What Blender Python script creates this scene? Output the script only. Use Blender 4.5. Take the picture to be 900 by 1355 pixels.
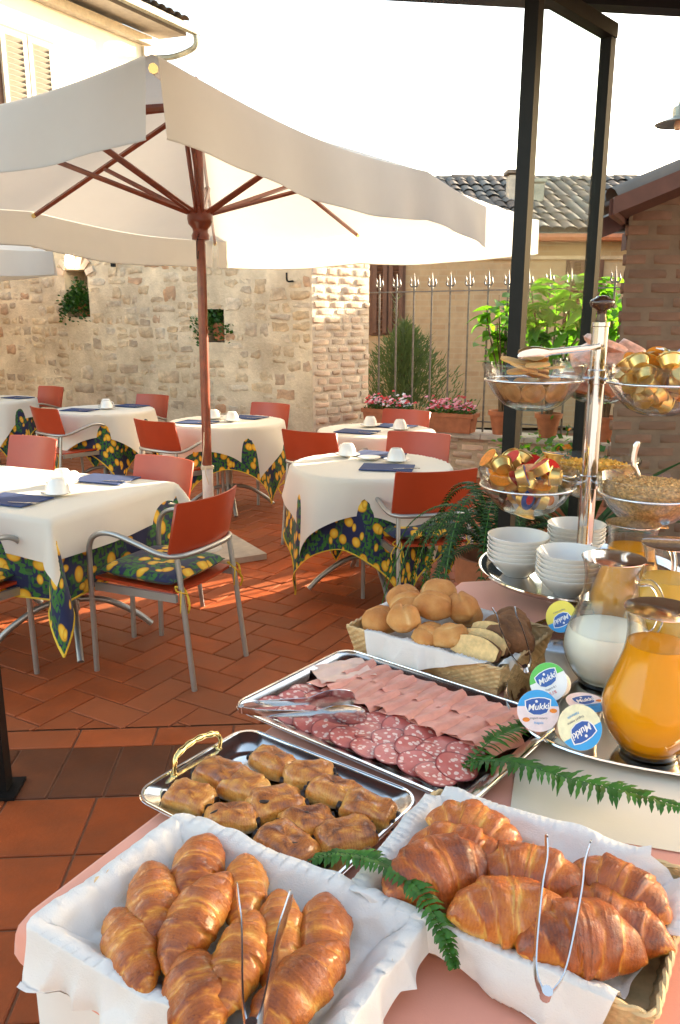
import bpy, bmesh, math, random
from mathutils import Vector, Matrix, Euler, noise

R = math.radians
scene = bpy.context.scene
COL = scene.collection
for o in list(bpy.data.objects):
    bpy.data.objects.remove(o)

# ------------------------------------------------------------------ camera
cam_d = bpy.data.cameras.new('camera')
cam_d.sensor_fit = 'VERTICAL'
cam_d.sensor_height = 36.0
cam_d.lens = 36.0 * 1050.0 / 1355.0
cam_d.clip_start = 0.02
cam_d.clip_end = 600.0
cam = bpy.data.objects.new('camera', cam_d)
cam.location = (0, 0, 1.57)
cam.rotation_euler = (R(90 - 13.52), 0, 0)
COL.objects.link(cam)
scene.camera = cam

# ------------------------------------------------------------------ light
SUN_AZ, SUN_EL = 36.0, 13.6          # azimuth counter-clockwise from +X: behind and to the right
w = bpy.data.worlds.new('World')
scene.world = w
w.use_nodes = True
nt = w.node_tree
bg = nt.nodes['Background']
sky = nt.nodes.new('ShaderNodeTexSky')
sky.sky_type = 'NISHITA'
sky.sun_disc = False
sky.sun_elevation = R(SUN_EL)
sky.sun_rotation = R(90 - SUN_AZ)
sky.air_density = 1.0
sky.dust_density = 2.2
sky.ozone_density = 0.4
wb = nt.nodes.new('ShaderNodeMix'); wb.data_type = 'RGBA'; wb.blend_type = 'MULTIPLY'   # camera white balance: shade reads neutral
wb.inputs[0].default_value = 1.0; wb.inputs[7].default_value = (1.06, 1.0, 0.89, 1)
nt.links.new(sky.outputs[0], wb.inputs[6]); nt.links.new(wb.outputs[2], bg.inputs[0])
bg.inputs[1].default_value = 0.15
sun_d = bpy.data.lights.new('sun', 'SUN')
sun_d.energy = 5.0
sun_d.angle = R(0.55)
sun_d.color = (1.0, 0.85, 0.64)
sun = bpy.data.objects.new('sun', sun_d)
sv = Vector((math.cos(R(SUN_AZ)) * math.cos(R(SUN_EL)), math.sin(R(SUN_AZ)) * math.cos(R(SUN_EL)), math.sin(R(SUN_EL))))
sun.rotation_euler = sv.to_track_quat('Z', 'Y').to_euler()
sun.location = sv * 30
COL.objects.link(sun)

scene.render.engine = 'CYCLES'
scene.view_settings.view_transform = 'Standard'
scene.view_settings.look = 'None'
scene.view_settings.gamma = 1.0
scene.view_settings.exposure = 2.5
scene.cycles.use_denoising = True
scene.cycles.max_bounces = 10
scene.cycles.transparent_max_bounces = 16
scene.cycles.glossy_bounces = 5
scene.cycles.transmission_bounces = 10
scene.cycles.caustics_reflective = False
scene.cycles.caustics_refractive = True
scene.cycles.sample_clamp_indirect = 8.0

E1 = Vector((math.cos(R(60)), math.sin(R(60)), 0))     # the two directions the courtyard is built on
E2 = Vector((math.cos(R(-30)), math.sin(R(-30)), 0))

# ------------------------------------------------------------------ mesh helpers
def link_mesh(name, me, parent=None, loc=(0, 0, 0), rot=(0, 0, 0)):
    o = bpy.data.objects.new(name, me)
    COL.objects.link(o)
    o.location = loc
    o.rotation_euler = rot
    if parent is not None:
        o.parent = parent
    return o

class MB:
    def __init__(self):
        self.v, self.f, self.uv = [], [], None
    def add(self, vs, fs):
        b = len(self.v)
        self.v += [tuple(p) for p in vs]
        self.f += [tuple(i + b for i in q) for q in fs]
        return self
    def box(self, c, s, rz=0, rx=0, ry=0):
        m = Matrix.Translation(c) @ Euler((rx, ry, rz)).to_matrix().to_4x4()
        hx, hy, hz = s[0] / 2, s[1] / 2, s[2] / 2
        vs = [m @ Vector((x, y, z)) for x, y, z in
              ((-hx, -hy, -hz), (hx, -hy, -hz), (hx, hy, -hz), (-hx, hy, -hz), (-hx, -hy, hz), (hx, -hy, hz), (hx, hy, hz), (-hx, hy, hz))]
        return self.add(vs, [(0, 3, 2, 1), (4, 5, 6, 7), (0, 1, 5, 4), (1, 2, 6, 5), (2, 3, 7, 6), (3, 0, 4, 7)])
    def prism(self, poly, z0, z1):
        n = len(poly)
        vs = [(x, y, z0) for x, y in poly] + [(x, y, z1) for x, y in poly]
        fs = [tuple(range(n - 1, -1, -1)), tuple(range(n, 2 * n))]
        fs += [(i, (i + 1) % n, n + (i + 1) % n, n + i) for i in range(n)]
        return self.add(vs, fs)
    def tube(self, path, r, n=8, closed=False, flat=None, caps=True):
        path = [Vector(p) for p in path]
        k = len(path)
        rs = r if isinstance(r, (list, tuple)) else [r] * k
        tang = []
        for i in range(k):
            a = path[(i - 1) % k] if (closed or i > 0) else path[i]
            b = path[(i + 1) % k] if (closed or i < k - 1) else path[i]
            t = (b - a)
            tang.append(t.normalized() if t.length > 1e-9 else Vector((0, 0, 1)))
        up = Vector((0, 0, 1)) if abs(tang[0].z) < 0.9 else Vector((1, 0, 0))
        nx = tang[0].cross(up).normalized()
        vs = []
        for i in range(k):
            t = tang[i]
            nx = (nx - t * nx.dot(t))
            nx = nx.normalized() if nx.length > 1e-6 else t.orthogonal().normalized()
            ny = t.cross(nx)
            for j in range(n):
                a = 2 * math.pi * j / n
                fx = 1.0 if flat is None else flat
                vs.append(path[i] + nx * (math.cos(a) * rs[i] * fx) + ny * (math.sin(a) * rs[i]))
        fs = []
        for i in range(k if closed else k - 1):
            i2 = (i + 1) % k
            for j in range(n):
                j2 = (j + 1) % n
                fs.append((i * n + j, i * n + j2, i2 * n + j2, i2 * n + j))
        if caps and not closed:
            fs.append(tuple(range(n - 1, -1, -1)))
            fs.append(tuple(range((k - 1) * n, k * n)))
        return self.add(vs, fs)
    def lathe(self, prof, n=24, c=(0, 0, 0), m=None, closed=False):
        vs, fs = [], []
        k = len(prof)
        for r, z in prof:
            for j in range(n):
                a = 2 * math.pi * j / n
                p = Vector((r * math.cos(a), r * math.sin(a), z))
                if m is not None:
                    p = m @ p
                vs.append((p[0] + c[0], p[1] + c[1], p[2] + c[2]))
        for i in range(k if closed else k - 1):
            for j in range(n):
                j2, i2 = (j + 1) % n, (i + 1) % k
                fs.append((i * n + j, i * n + j2, i2 * n + j2, i2 * n + j))
        if not closed:
            if prof[0][0] > 1e-6: fs.append(tuple(range(n - 1, -1, -1)))
            if prof[-1][0] > 1e-6: fs.append(tuple(range((k - 1) * n, k * n)))
        return self.add(vs, fs)
    def grid(self, nu, nv, fn, uvfn=None):
        b = len(self.v)
        uvs = []
        for j in range(nv + 1):
            for i in range(nu + 1):
                self.v.append(tuple(fn(i / nu, j / nv)))
                uvs.append(uvfn(i / nu, j / nv) if uvfn else (i / nu, j / nv))
        for j in range(nv):
            for i in range(nu):
                a = b + j * (nu + 1) + i
                self.f.append((a, a + 1, a + nu + 2, a + nu + 1))
        if self.uv is None: self.uv = [(0, 0)] * b
        self.uv += uvs
        return self
    def mesh(self, name, mat, smooth=35, col=None):
        me = bpy.data.meshes.new(name)
        me.from_pydata(self.v, [], self.f)
        me.materials.append(MAT[mat] if isinstance(mat, str) else mat)
        if self.uv is not None and len(self.uv) == len(self.v):
            ul = me.uv_layers.new(name='uv')
            vi = [0] * len(me.loops)
            me.loops.foreach_get('vertex_index', vi)
            flat = []
            for i in vi: flat += self.uv[i]
            ul.data.foreach_set('uv', flat)
        if col is not None:
            at = me.attributes.new('tone', 'FLOAT', 'POINT')
            at.data.foreach_set('value', col)
        bm = bmesh.new(); bm.from_mesh(me)
        bmesh.ops.remove_doubles(bm, verts=bm.verts, dist=1e-6)
        bmesh.ops.recalc_face_normals(bm, faces=bm.faces)
        bm.to_mesh(me); bm.free()
        if smooth:
            me.shade_smooth()
            if smooth < 180: me.set_sharp_from_angle(angle=R(smooth))
        return me
    def build(self, name, mat, parent=None, smooth=35, loc=(0, 0, 0), rot=(0, 0, 0), col=None):
        return link_mesh(name, self.mesh(name, mat, smooth, col), parent, loc, rot)

def tag(o, label=None, cat=None, group=None, kind=None):
    if label: o['label'] = label
    if cat: o['category'] = cat
    if group: o['group'] = group
    if kind: o['kind'] = kind
    return o

def thing(name, label, cat, loc=(0, 0, 0), rz=0, group=None, rx=0, ry=0):
    o = bpy.data.objects.new(name, None)
    o.empty_display_size = 0.05
    COL.objects.link(o)
    o.location = loc
    o.rotation_euler = (rx, ry, rz)
    return tag(o, label, cat, group)

def children(o):
    return [c for c in KIDS.get(o.name, [])] if False else list(o.children)

def dup(root, loc, rz, label, group=None):
    r = root.copy(); COL.objects.link(r)
    r.location = loc; r.rotation_euler = (root.rotation_euler[0], root.rotation_euler[1], rz)
    r['label'] = label
    if group: r['group'] = group
    for ch in root.children:
        c = ch.copy(); COL.objects.link(c); c.parent = r
        for g in ch.children:
            d = g.copy(); COL.objects.link(d); d.parent = c
    return r

def inst(name, me, parent, loc, rot=(0, 0, 0), s=None):
    o = link_mesh(name, me, parent, loc, rot)
    if s is not None: o.scale = s if isinstance(s, (tuple, list)) else (s, s, s)
    return o

def cr(pts, n=6, closed=False):
    pts = [Vector(p) for p in pts]
    k = len(pts); out = []
    for i in range(k if closed else k - 1):
        p0 = pts[(i - 1) % k] if (closed or i > 0) else pts[0]
        p1, p2 = pts[i], pts[(i + 1) % k]
        p3 = pts[(i + 2) % k] if (closed or i + 2 < k) else pts[-1]
        for j in range(n):
            t = j / n
            out.append(0.5 * ((2 * p1) + (p2 - p0) * t + (2 * p0 - 5 * p1 + 4 * p2 - p3) * t * t + (3 * p1 - p0 - 3 * p2 + p3) * t ** 3))
    if not closed: out.append(pts[-1])
    return out

def rrect(hx, hy, r, n=6):
    pts = []
    for cx, cy, a0 in ((hx - r, hy - r, 0), (-hx + r, hy - r, 90), (-hx + r, -hy + r, 180), (hx - r, -hy + r, 270)):
        for i in range(n + 1):
            a = R(a0 + 90 * i / n)
            pts.append((cx + r * math.cos(a), cy + r * math.sin(a)))
    return pts

# ------------------------------------------------------------------ materials
MAT = {}
def new_mat(name):
    m = bpy.data.materials.new(name); m.use_nodes = True
    MAT[name] = m
    n = m.node_tree.nodes
    return m, m.node_tree, n['Principled BSDF'], n['Material Output']

def node(nt, t, **kw):
    n = nt.nodes.new(t)
    for k, v in kw.items():
        if k.startswith('i_'):
            key = k[2:]
            n.inputs[int(key) if key.isdigit() else key].default_value = v
        else: setattr(n, k, v)
    return n

def mixc(nt, fac, a, b, mode='MIX'):
    n = nt.nodes.new('ShaderNodeMix'); n.data_type = 'RGBA'; n.blend_type = mode; n.clamp_factor = True
    for idx, val in ((0, fac), (6, a), (7, b)):
        if isinstance(val, bpy.types.NodeSocket): nt.links.new(val, n.inputs[idx])
        elif idx == 0: n.inputs[0].default_value = val
        else: n.inputs[idx].default_value = (*val[:3], 1)
    return n.outputs[2]

def math_n(nt, op, a, b=None, c=None):
    n = nt.nodes.new('ShaderNodeMath'); n.operation = op
    for i, val in enumerate((a, b, c)):
        if val is None: continue
        if isinstance(val, bpy.types.NodeSocket): nt.links.new(val, n.inputs[i])
        else: n.inputs[i].default_value = val
    return n.outputs[0]

def coords(nt, kind='Object', scale=None):
    tc = nt.nodes.new('ShaderNodeTexCoord')
    if scale is None: return tc.outputs[kind]
    mp = nt.nodes.new('ShaderNodeMapping')
    mp.inputs['Scale'].default_value = scale
    nt.links.new(tc.outputs[kind], mp.inputs[0])
    return mp.outputs[0]

def noise_n(nt, co, scale, detail=4, rough=0.6, out=0):
    n = nt.nodes.new('ShaderNodeTexNoise')
    n.inputs['Scale'].default_value = scale; n.inputs['Detail'].default_value = detail; n.inputs['Roughness'].default_value = rough
    nt.links.new(co, n.inputs['Vector'])
    return n.outputs[out]

def ramp(nt, fac, stops):
    n = nt.nodes.new('ShaderNodeValToRGB')
    el = n.color_ramp.elements
    while len(el) < len(stops): el.new(0.5)
    for e, (p, c) in zip(el, stops):
        e.position = p
        e.color = (*c, 1) if isinstance(c, (tuple, list)) else (c, c, c, 1)
    nt.links.new(fac, n.inputs[0])
    return n.outputs[0]

def bump_n(nt, h, strength, dist, bs):
    b = nt.nodes.new('ShaderNodeBump')
    b.inputs['Strength'].default_value = strength; b.inputs['Distance'].default_value = dist
    nt.links.new(h, b.inputs['Height']); nt.links.new(b.outputs[0], bs.inputs['Normal'])

def simple(name, col, rough=0.6, metal=0.0, var=0.12, scale=9.0, bump=0.0, bscale=80.0, bdist=0.003, coat=0.0, rnd=0.0, rnd2=None, rvar=0.0, sub=0.0, spec=None, sheen=0.0, patch=None):
    m, nt, bs, out = new_mat(name)
    co = coords(nt)
    f = noise_n(nt, co, scale)
    f2 = ramp(nt, f, [(0.3, 0.0), (0.7, 1.0)])
    c = mixc(nt, f2, [x * (1 - var) for x in col], [min(1, x * (1 + var)) for x in col])
    if rnd or rnd2:
        oi = nt.nodes.new('ShaderNodeObjectInfo')
        if rnd2: c = mixc(nt, ramp(nt, oi.outputs['Random'], [(0.2, 0.0), (0.9, 1.0)]), c, rnd2)
        if rnd:
            wn = nt.nodes.new('ShaderNodeTexWhiteNoise'); wn.noise_dimensions = '1D'
            nt.links.new(oi.outputs['Random'], wn.inputs['W'])
            v = math_n(nt, 'MULTIPLY_ADD', wn.outputs[0], 2 * rnd, 1 - rnd)
            c = mixc(nt, 1.0, c, v, 'MULTIPLY')
    if patch:                     # wear and grime that runs on from piece to piece
        gp = nt.nodes.new('ShaderNodeNewGeometry')
        pf_ = ramp(nt, noise_n(nt, gp.outputs['Position'], patch[0], 6, 0.68), [(0.36, 0.0), (0.66, 1.0)])
        c = mixc(nt, math_n(nt, 'MULTIPLY', pf_, patch[2]), c, patch[1])
    nt.links.new(c, bs.inputs['Base Color'])
    bs.inputs['Metallic'].default_value = metal
    bs.inputs['Roughness'].default_value = rough
    if rvar:
        rr = math_n(nt, 'MULTIPLY_ADD', noise_n(nt, co, scale * 2.3), rvar * 2, rough - rvar)
        nt.links.new(rr, bs.inputs['Roughness'])
    if coat: bs.inputs['Coat Weight'].default_value = coat; bs.inputs['Coat Roughness'].default_value = 0.12
    if sub:
        bs.inputs['Subsurface Weight'].default_value = sub; bs.inputs['Subsurface Radius'].default_value = (0.01, 0.006, 0.003)
    if sheen: bs.inputs['Sheen Weight'].default_value = sheen
    if spec is not None: bs.inputs['Specular IOR Level'].default_value = spec
    if bump: bump_n(nt, noise_n(nt, co, bscale, 5), bump, bdist, bs)
    return m

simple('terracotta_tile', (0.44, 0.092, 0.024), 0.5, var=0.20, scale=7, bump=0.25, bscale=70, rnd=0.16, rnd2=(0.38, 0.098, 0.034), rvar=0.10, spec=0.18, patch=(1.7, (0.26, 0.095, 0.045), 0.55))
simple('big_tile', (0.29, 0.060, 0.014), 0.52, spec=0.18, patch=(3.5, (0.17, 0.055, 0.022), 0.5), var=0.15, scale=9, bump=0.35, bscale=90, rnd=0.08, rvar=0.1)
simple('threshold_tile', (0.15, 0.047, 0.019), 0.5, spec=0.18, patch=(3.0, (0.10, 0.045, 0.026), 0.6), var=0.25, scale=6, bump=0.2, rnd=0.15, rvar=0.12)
simple('grout', (0.21, 0.090, 0.046), 0.9, var=0.25, scale=14, bump=0.3)
simple('earth', (0.22, 0.16, 0.10), 0.95, var=0.3, scale=0.6, bump=0.3, bscale=4)
simple('wood_red', (0.20, 0.040, 0.014), 0.32, var=0.3, scale=14, coat=0.3)
simple('white_paint', (0.78, 0.75, 0.68), 0.45, var=0.08, scale=20)
simple('black_iron', (0.007, 0.0062, 0.006), 0.45, spec=0.2, var=0.3, scale=12, bump=0.1)
simple('fence_iron', (0.17, 0.145, 0.12), 0.5, metal=0.2, var=0.3, scale=20, bump=0.2)
simple('grey_tube', (0.42, 0.41, 0.39), 0.38, metal=0.75, var=0.06)
simple('chair_red', (0.37, 0.043, 0.012), 0.36, var=0.06, scale=5, rvar=0.05, rnd=0.06)
simple('chrome', (0.72, 0.72, 0.73), 0.08, metal=1.0, var=0.02)
simple('steel', (0.68, 0.67, 0.66), 0.16, metal=1.0, var=0.03, bump=0.03)
simple('tray_steel', (0.78, 0.77, 0.75), 0.14, metal=1.0, var=0.03, scale=3, bump=0.03, bscale=12)
simple('brass', (0.83, 0.62, 0.25), 0.14, metal=1.0, var=0.05)
simple('gold_foil', (0.76, 0.53, 0.19), 0.28, metal=0.85, var=0.15, scale=40, bump=0.3, bscale=120, rnd=0.15)
simple('porcelain', (0.80, 0.79, 0.76), 0.12, var=0.02, coat=0.4)
simple('slab', (0.50, 0.44, 0.36), 0.75, var=0.18, scale=10, bump=0.3)
simple('cream_wall', (0.80, 0.77, 0.70), 0.85, var=0.08, scale=1.2, bump=0.2, bscale=20)
simple('shutter', (0.13, 0.062, 0.038), 0.6, var=0.25, scale=9)
simple('shutter_pale', (0.34, 0.30, 0.26), 0.6, var=0.15, scale=9)
simple('copper', (0.33, 0.33, 0.28), 0.45, metal=0.6, var=0.3, scale=8)
simple('mortar', (0.76, 0.63, 0.45), 0.95, patch=(1.5, (0.36, 0.26, 0.165), 0.78), var=0.20, scale=2.6, bump=0.9, bscale=34, bdist=0.012)
simple('mortar_pale', (0.66, 0.56, 0.44), 0.95, var=0.2, scale=5, bump=0.9, bscale=40, bdist=0.01)
simple('mortar_dark', (0.19, 0.135, 0.09), 0.95, var=0.2, scale=8, bump=0.6, bscale=60)
simple('pale_brick', (0.70, 0.56, 0.42), 0.88, var=0.22, scale=9, bump=0.7, bscale=55, bdist=0.006, rnd=0.16, rnd2=(0.62, 0.44, 0.32))
simple('brown_brick', (0.19, 0.102, 0.064), 0.85, var=0.25, scale=9, bump=0.5, bscale=60, rnd=0.16, rnd2=(0.19, 0.115, 0.072))
simple('fascia', (0.11, 0.042, 0.028), 0.5, var=0.2, scale=8)
simple('soffit', (0.085, 0.035, 0.026), 0.7, var=0.2, scale=8)
simple('roof_tile', (0.17, 0.125, 0.095), 0.9, var=0.4, scale=5, bump=0.5, bscale=30, rnd=0.35, rnd2=(0.14, 0.13, 0.115))
simple('terracotta_pot', (0.42, 0.145, 0.062), 0.7, var=0.2, scale=12, bump=0.2, rnd=0.08)
simple('soil', (0.05, 0.035, 0.022), 0.95, bump=0.6)
simple('wicker', (0.60, 0.42, 0.21), 0.55, var=0.25, scale=30, bump=0.35, bscale=160, rnd=0.05)
simple('pink_cloth', (0.72, 0.31, 0.225), 0.85, var=0.05, scale=4, bump=0.25, bscale=420, bdist=0.001, sheen=0.2)
simple('cream_cloth', (0.70, 0.60, 0.47), 0.85, var=0.05, scale=4, bump=0.2, bscale=350, bdist=0.001, sheen=0.2)
simple('white_skirt', (0.76, 0.75, 0.73), 0.8, var=0.03, scale=4, bump=0.1, bscale=300, bdist=0.001)
simple('blue_napkin', (0.016, 0.040, 0.135), 0.8, var=0.1, scale=20, bump=0.1)
simple('tie_yellow', (0.72, 0.46, 0.03), 0.7)
simple('rope', (0.66, 0.56, 0.40), 0.8)
simple('bread_dark', (0.20, 0.085, 0.032), 0.7, var=0.35, scale=30, bump=0.8, bscale=50, bdist=0.006)
simple('crumb', (0.74, 0.52, 0.24), 0.85, var=0.2, scale=60, bump=0.8, bscale=120, bdist=0.003, sub=0.2)
simple('biscuit', (0.52, 0.285, 0.115), 0.75, var=0.25, scale=30, bump=0.4, bscale=120, rnd=0.12)
simple('chocolate', (0.018, 0.008, 0.005), 0.35)
simple('ham', (0.70, 0.31, 0.235), 0.36, var=0.20, scale=16, rnd=0.12, sub=0.25, bump=0.15, bscale=60, spec=0.35)
simple('ham_fat', (0.76, 0.50, 0.40), 0.35, var=0.1, scale=20, sub=0.3)
simple('corn_flake', (0.78, 0.45, 0.07), 0.7, var=0.25, scale=30, bump=0.4)
simple('muesli', (0.60, 0.36, 0.14), 0.8, var=0.55, scale=120, bump=0.8, bscale=150, bdist=0.004)
simple('plastic_white', (0.78, 0.77, 0.76), 0.3, var=0.02, sub=0.1)
simple('plastic_peach', (0.80, 0.55, 0.36), 0.3, var=0.03, sub=0.1)
simple('plastic_plum', (0.10, 0.04, 0.06), 0.3, var=0.05)
simple('print_blue', (0.022, 0.33, 0.72), 0.32, var=0.03)
simple('print_logo', (0.012, 0.085, 0.36), 0.3, var=0.1, scale=60)
simple('print_white', (0.84, 0.83, 0.82), 0.32, var=0.02)
simple('print_pink', (0.80, 0.68, 0.70), 0.32, var=0.08, scale=60)
simple('print_cream', (0.78, 0.75, 0.50), 0.32, var=0.12, scale=60)
simple('print_green', (0.10, 0.52, 0.06), 0.32, var=0.05)
simple('print_yellow', (0.82, 0.66, 0.05), 0.32, var=0.05)
simple('print_red', (0.62, 0.022, 0.016), 0.32, var=0.1, scale=80)
simple('print_orange', (0.80, 0.24, 0.02), 0.32, var=0.25, scale=120)
simple('print_grey', (0.16, 0.16, 0.20), 0.4)
simple('lavender_glaze', (0.50, 0.48, 0.55), 0.5)
simple('leaf_dark', (0.018, 0.058, 0.012), 0.6, spec=0.25, var=0.4, scale=30, rnd=0.3)
simple('stem_brown', (0.12, 0.075, 0.035), 0.8, var=0.3)
simple('petal_red', (0.58, 0.02, 0.022), 0.5, rnd=0.2)
simple('petal_pink', (0.74, 0.27, 0.33), 0.5, rnd=0.2)
simple('knob_wood', (0.052, 0.022, 0.012), 0.22, var=0.35, scale=25, coat=0.6)
simple('wafer', (0.66, 0.36, 0.11), 0.7, var=0.15, scale=40, bump=0.2)
simple('pink_wrap', (0.74, 0.36, 0.24), 0.35, var=0.35, scale=45)

def leafy(name, col, trans, rnd=0.3):
    m, nt, bs, out = new_mat(name)
    co = coords(nt)
    c = mixc(nt, noise_n(nt, co, 18), [x * 0.7 for x in col], [x * 1.25 for x in col])
    oi = nt.nodes.new('ShaderNodeObjectInfo')
    c = mixc(nt, 1.0, c, math_n(nt, 'MULTIPLY_ADD', oi.outputs['Random'], 2 * rnd, 1 - rnd), 'MULTIPLY')
    nt.links.new(c, bs.inputs['Base Color']); bs.inputs['Roughness'].default_value = 0.42
    tr = nt.nodes.new('ShaderNodeBsdfTranslucent')
    nt.links.new(mixc(nt, 1.0, c, (1.5, 1.6, 0.6), 'MULTIPLY'), tr.inputs[0])
    mx = nt.nodes.new('ShaderNodeMixShader'); mx.inputs[0].default_value = trans
    nt.links.new(bs.outputs[0], mx.inputs[1]); nt.links.new(tr.outputs[0], mx.inputs[2]); nt.links.new(mx.outputs[0], out.inputs[0])
leafy('leaf_bright', (0.13, 0.30, 0.03), 0.55)
leafy('leaf_mid', (0.045, 0.13, 0.022), 0.35)
leafy('leaf_fern', (0.045, 0.150, 0.018), 0.3, 0.35)
leafy('leaf_grey', (0.10, 0.15, 0.065), 0.3)

def fabric(name, col, trans, tcol=None, var=0.05, bscale=500, wrinkle=0.15):
    m, nt, bs, out = new_mat(name)
    co = coords(nt)
    c = mixc(nt, noise_n(nt, co, 3.0), [x * (1 - var) for x in col], [min(1, x * (1 + var)) for x in col])
    nt.links.new(c, bs.inputs['Base Color']); bs.inputs['Roughness'].default_value = 0.85
    bs.inputs['Sheen Weight'].default_value = 0.15
    h = math_n(nt, 'ADD', noise_n(nt, co, bscale, 2), math_n(nt, 'MULTIPLY', noise_n(nt, co, 14, 3), 6.0))
    bump_n(nt, h, wrinkle, 0.002, bs)
    tr = nt.nodes.new('ShaderNodeBsdfTranslucent'); tr.inputs[0].default_value = (*(tcol or col), 1)
    mx = nt.nodes.new('ShaderNodeMixShader'); mx.inputs[0].default_value = trans
    nt.links.new(bs.outputs[0], mx.inputs[1]); nt.links.new(tr.outputs[0], mx.inputs[2]); nt.links.new(mx.outputs[0], out.inputs[0])
fabric('canvas', (0.56, 0.54, 0.50), 0.26, (0.80, 0.75, 0.66), var=0.10, wrinkle=0.08)
fabric('table_linen', (0.76, 0.70, 0.60), 0.12, (0.8, 0.72, 0.6), wrinkle=0.1)
fabric('basket_linen', (0.80, 0.78, 0.755), 0.15, (0.8, 0.79, 0.77), wrinkle=0.5)

def glassy(name, tint=(1, 1, 1), rough=0.0):
    m, nt, bs, out = new_mat(name)
    bs.inputs['Base Color'].default_value = (*tint, 1)
    bs.inputs['Transmission Weight'].default_value = 1.0
    bs.inputs['Roughness'].default_value = rough
    bs.inputs['IOR'].default_value = 1.46
    return m
glassy('glass', (0.98, 0.985, 0.98))
# thin blown glass of the bowls: clear face on, brighter towards its edges
m, nt, bs, out = new_mat('thin_glass')
tr = nt.nodes.new('ShaderNodeBsdfTransparent'); tr.inputs[0].default_value = (0.96, 0.97, 0.96, 1)
gl = nt.nodes.new('ShaderNodeBsdfGlossy'); gl.inputs['Roughness'].default_value = 0.02
lw = nt.nodes.new('ShaderNodeLayerWeight'); lw.inputs[0].default_value = 0.5
mx = nt.nodes.new('ShaderNodeMixShader')
nt.links.new(math_n(nt, 'MULTIPLY_ADD', math_n(nt, 'POWER', lw.outputs['Facing'], 3.0), 0.70, 0.030), mx.inputs[0])
nt.links.new(mixc(nt, math_n(nt, 'POWER', lw.outputs['Facing'], 3.0), (0.975, 0.98, 0.975), (0.55, 0.58, 0.57)), tr.inputs[0])
nt.links.new(tr.outputs[0], mx.inputs[1]); nt.links.new(gl.outputs[0], mx.inputs[2]); nt.links.new(mx.outputs[0], out.inputs[0])
# thin clear sheet: light passes straight through and a little is reflected
m, nt, bs, out = new_mat('pane')
tr = nt.nodes.new('ShaderNodeBsdfTransparent'); tr.inputs[0].default_value = (0.93, 0.96, 0.94, 1)
gl = nt.nodes.new('ShaderNodeBsdfGlossy'); gl.inputs['Roughness'].default_value = 0.03
fr = nt.nodes.new('ShaderNodeFresnel'); fr.inputs[0].default_value = 1.45
mx = nt.nodes.new('ShaderNodeMixShader')
mx.inputs[0].default_value = 0.003; nt.links.new(tr.outputs[0], mx.inputs[1]); nt.links.new(gl.outputs[0], mx.inputs[2]); nt.links.new(mx.outputs[0], out.inputs[0])

def liquid(name, col, sub=0.6):
    m, nt, bs, out = new_mat(name)
    bs.inputs['Base Color'].default_value = (*col, 1); bs.inputs['Roughness'].default_value = 0.35; bs.inputs['Specular IOR Level'].default_value = 0.1
    bs.inputs['Subsurface Weight'].default_value = sub; bs.inputs['Subsurface Radius'].default_value = (0.05, 0.03, 0.015)
    return m
liquid('milk', (0.84, 0.80, 0.68), 0.05); liquid('orange_juice', (0.74, 0.29, 0.002), 0.0); liquid('pale_juice', (0.72, 0.40, 0.05), 0.0)

m, nt, bs, out = new_mat('lamp_glow')
bs.inputs['Base Color'].default_value = (0.9, 0.85, 0.7, 1)
bs.inputs['Emission Color'].default_value = (1, 0.86, 0.6, 1); bs.inputs['Emission Strength'].default_value = 3.0

# rubble stone with patches of soot and iron
m, nt, bs, out = new_mat('rubble')
co = coords(nt)
oi = nt.nodes.new('ShaderNodeObjectInfo')
base = ramp(nt, oi.outputs['Random'], [(0.0, (0.68, 0.54, 0.37)), (0.3, (0.74, 0.62, 0.45)), (0.55, (0.62, 0.47, 0.30)), (0.75, (0.74, 0.65, 0.52)), (0.9, (0.50, 0.42, 0.33)), (0.97, (0.62, 0.36, 0.21))])
blot = ramp(nt, noise_n(nt, co, 11, 6, 0.7), [(0.36, 0.0), (0.66, 1.0)])
c = mixc(nt, blot, mixc(nt, 1.0, base, (0.70, 0.66, 0.62), 'MULTIPLY'), mixc(nt, 1.0, base, (1.18, 1.13, 1.06), 'MULTIPLY'))
gp = nt.nodes.new('ShaderNodeNewGeometry')
st_ = ramp(nt, noise_n(nt, gp.outputs['Position'], 1.5, 6, 0.68), [(0.40, 0.0), (0.66, 1.0)])
c = mixc(nt, math_n(nt, 'MULTIPLY', st_, 0.78), c, (0.33, 0.235, 0.15))
nt.links.new(c, bs.inputs['Base Color']); bs.inputs['Roughness'].default_value = 0.92
bump_n(nt, noise_n(nt, co, 40, 6, 0.7), 0.9, 0.008, bs)

# far house wall: fine brickwork too small to pick apart
m, nt, bs, out = new_mat('house_brick')
co = coords(nt)
sx = nt.nodes.new('ShaderNodeSeparateXYZ'); nt.links.new(co, sx.inputs[0])
cb = nt.nodes.new('ShaderNodeCombineXYZ'); nt.links.new(sx.outputs[0], cb.inputs[0]); nt.links.new(sx.outputs[2], cb.inputs[1])
bt = node(nt, 'ShaderNodeTexBrick'); bt.inputs['Scale'].default_value = 1.0
bt.inputs['Brick Width'].default_value = 0.26; bt.inputs['Row Height'].default_value = 0.085; bt.inputs['Mortar Size'].default_value = 0.009
bt.inputs['Color1'].default_value = (0.47, 0.30, 0.165, 1); bt.inputs['Color2'].default_value = (0.54, 0.385, 0.225, 1); bt.inputs['Mortar'].default_value = (0.52, 0.41, 0.27, 1)
nt.links.new(cb.outputs[0], bt.inputs['Vector'])
c = mixc(nt, ramp(nt, noise_n(nt, co, 2.2, 6, 0.7), [(0.35, 0.0), (0.7, 1.0)]), bt.outputs[0], (0.58, 0.44, 0.27))
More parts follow.
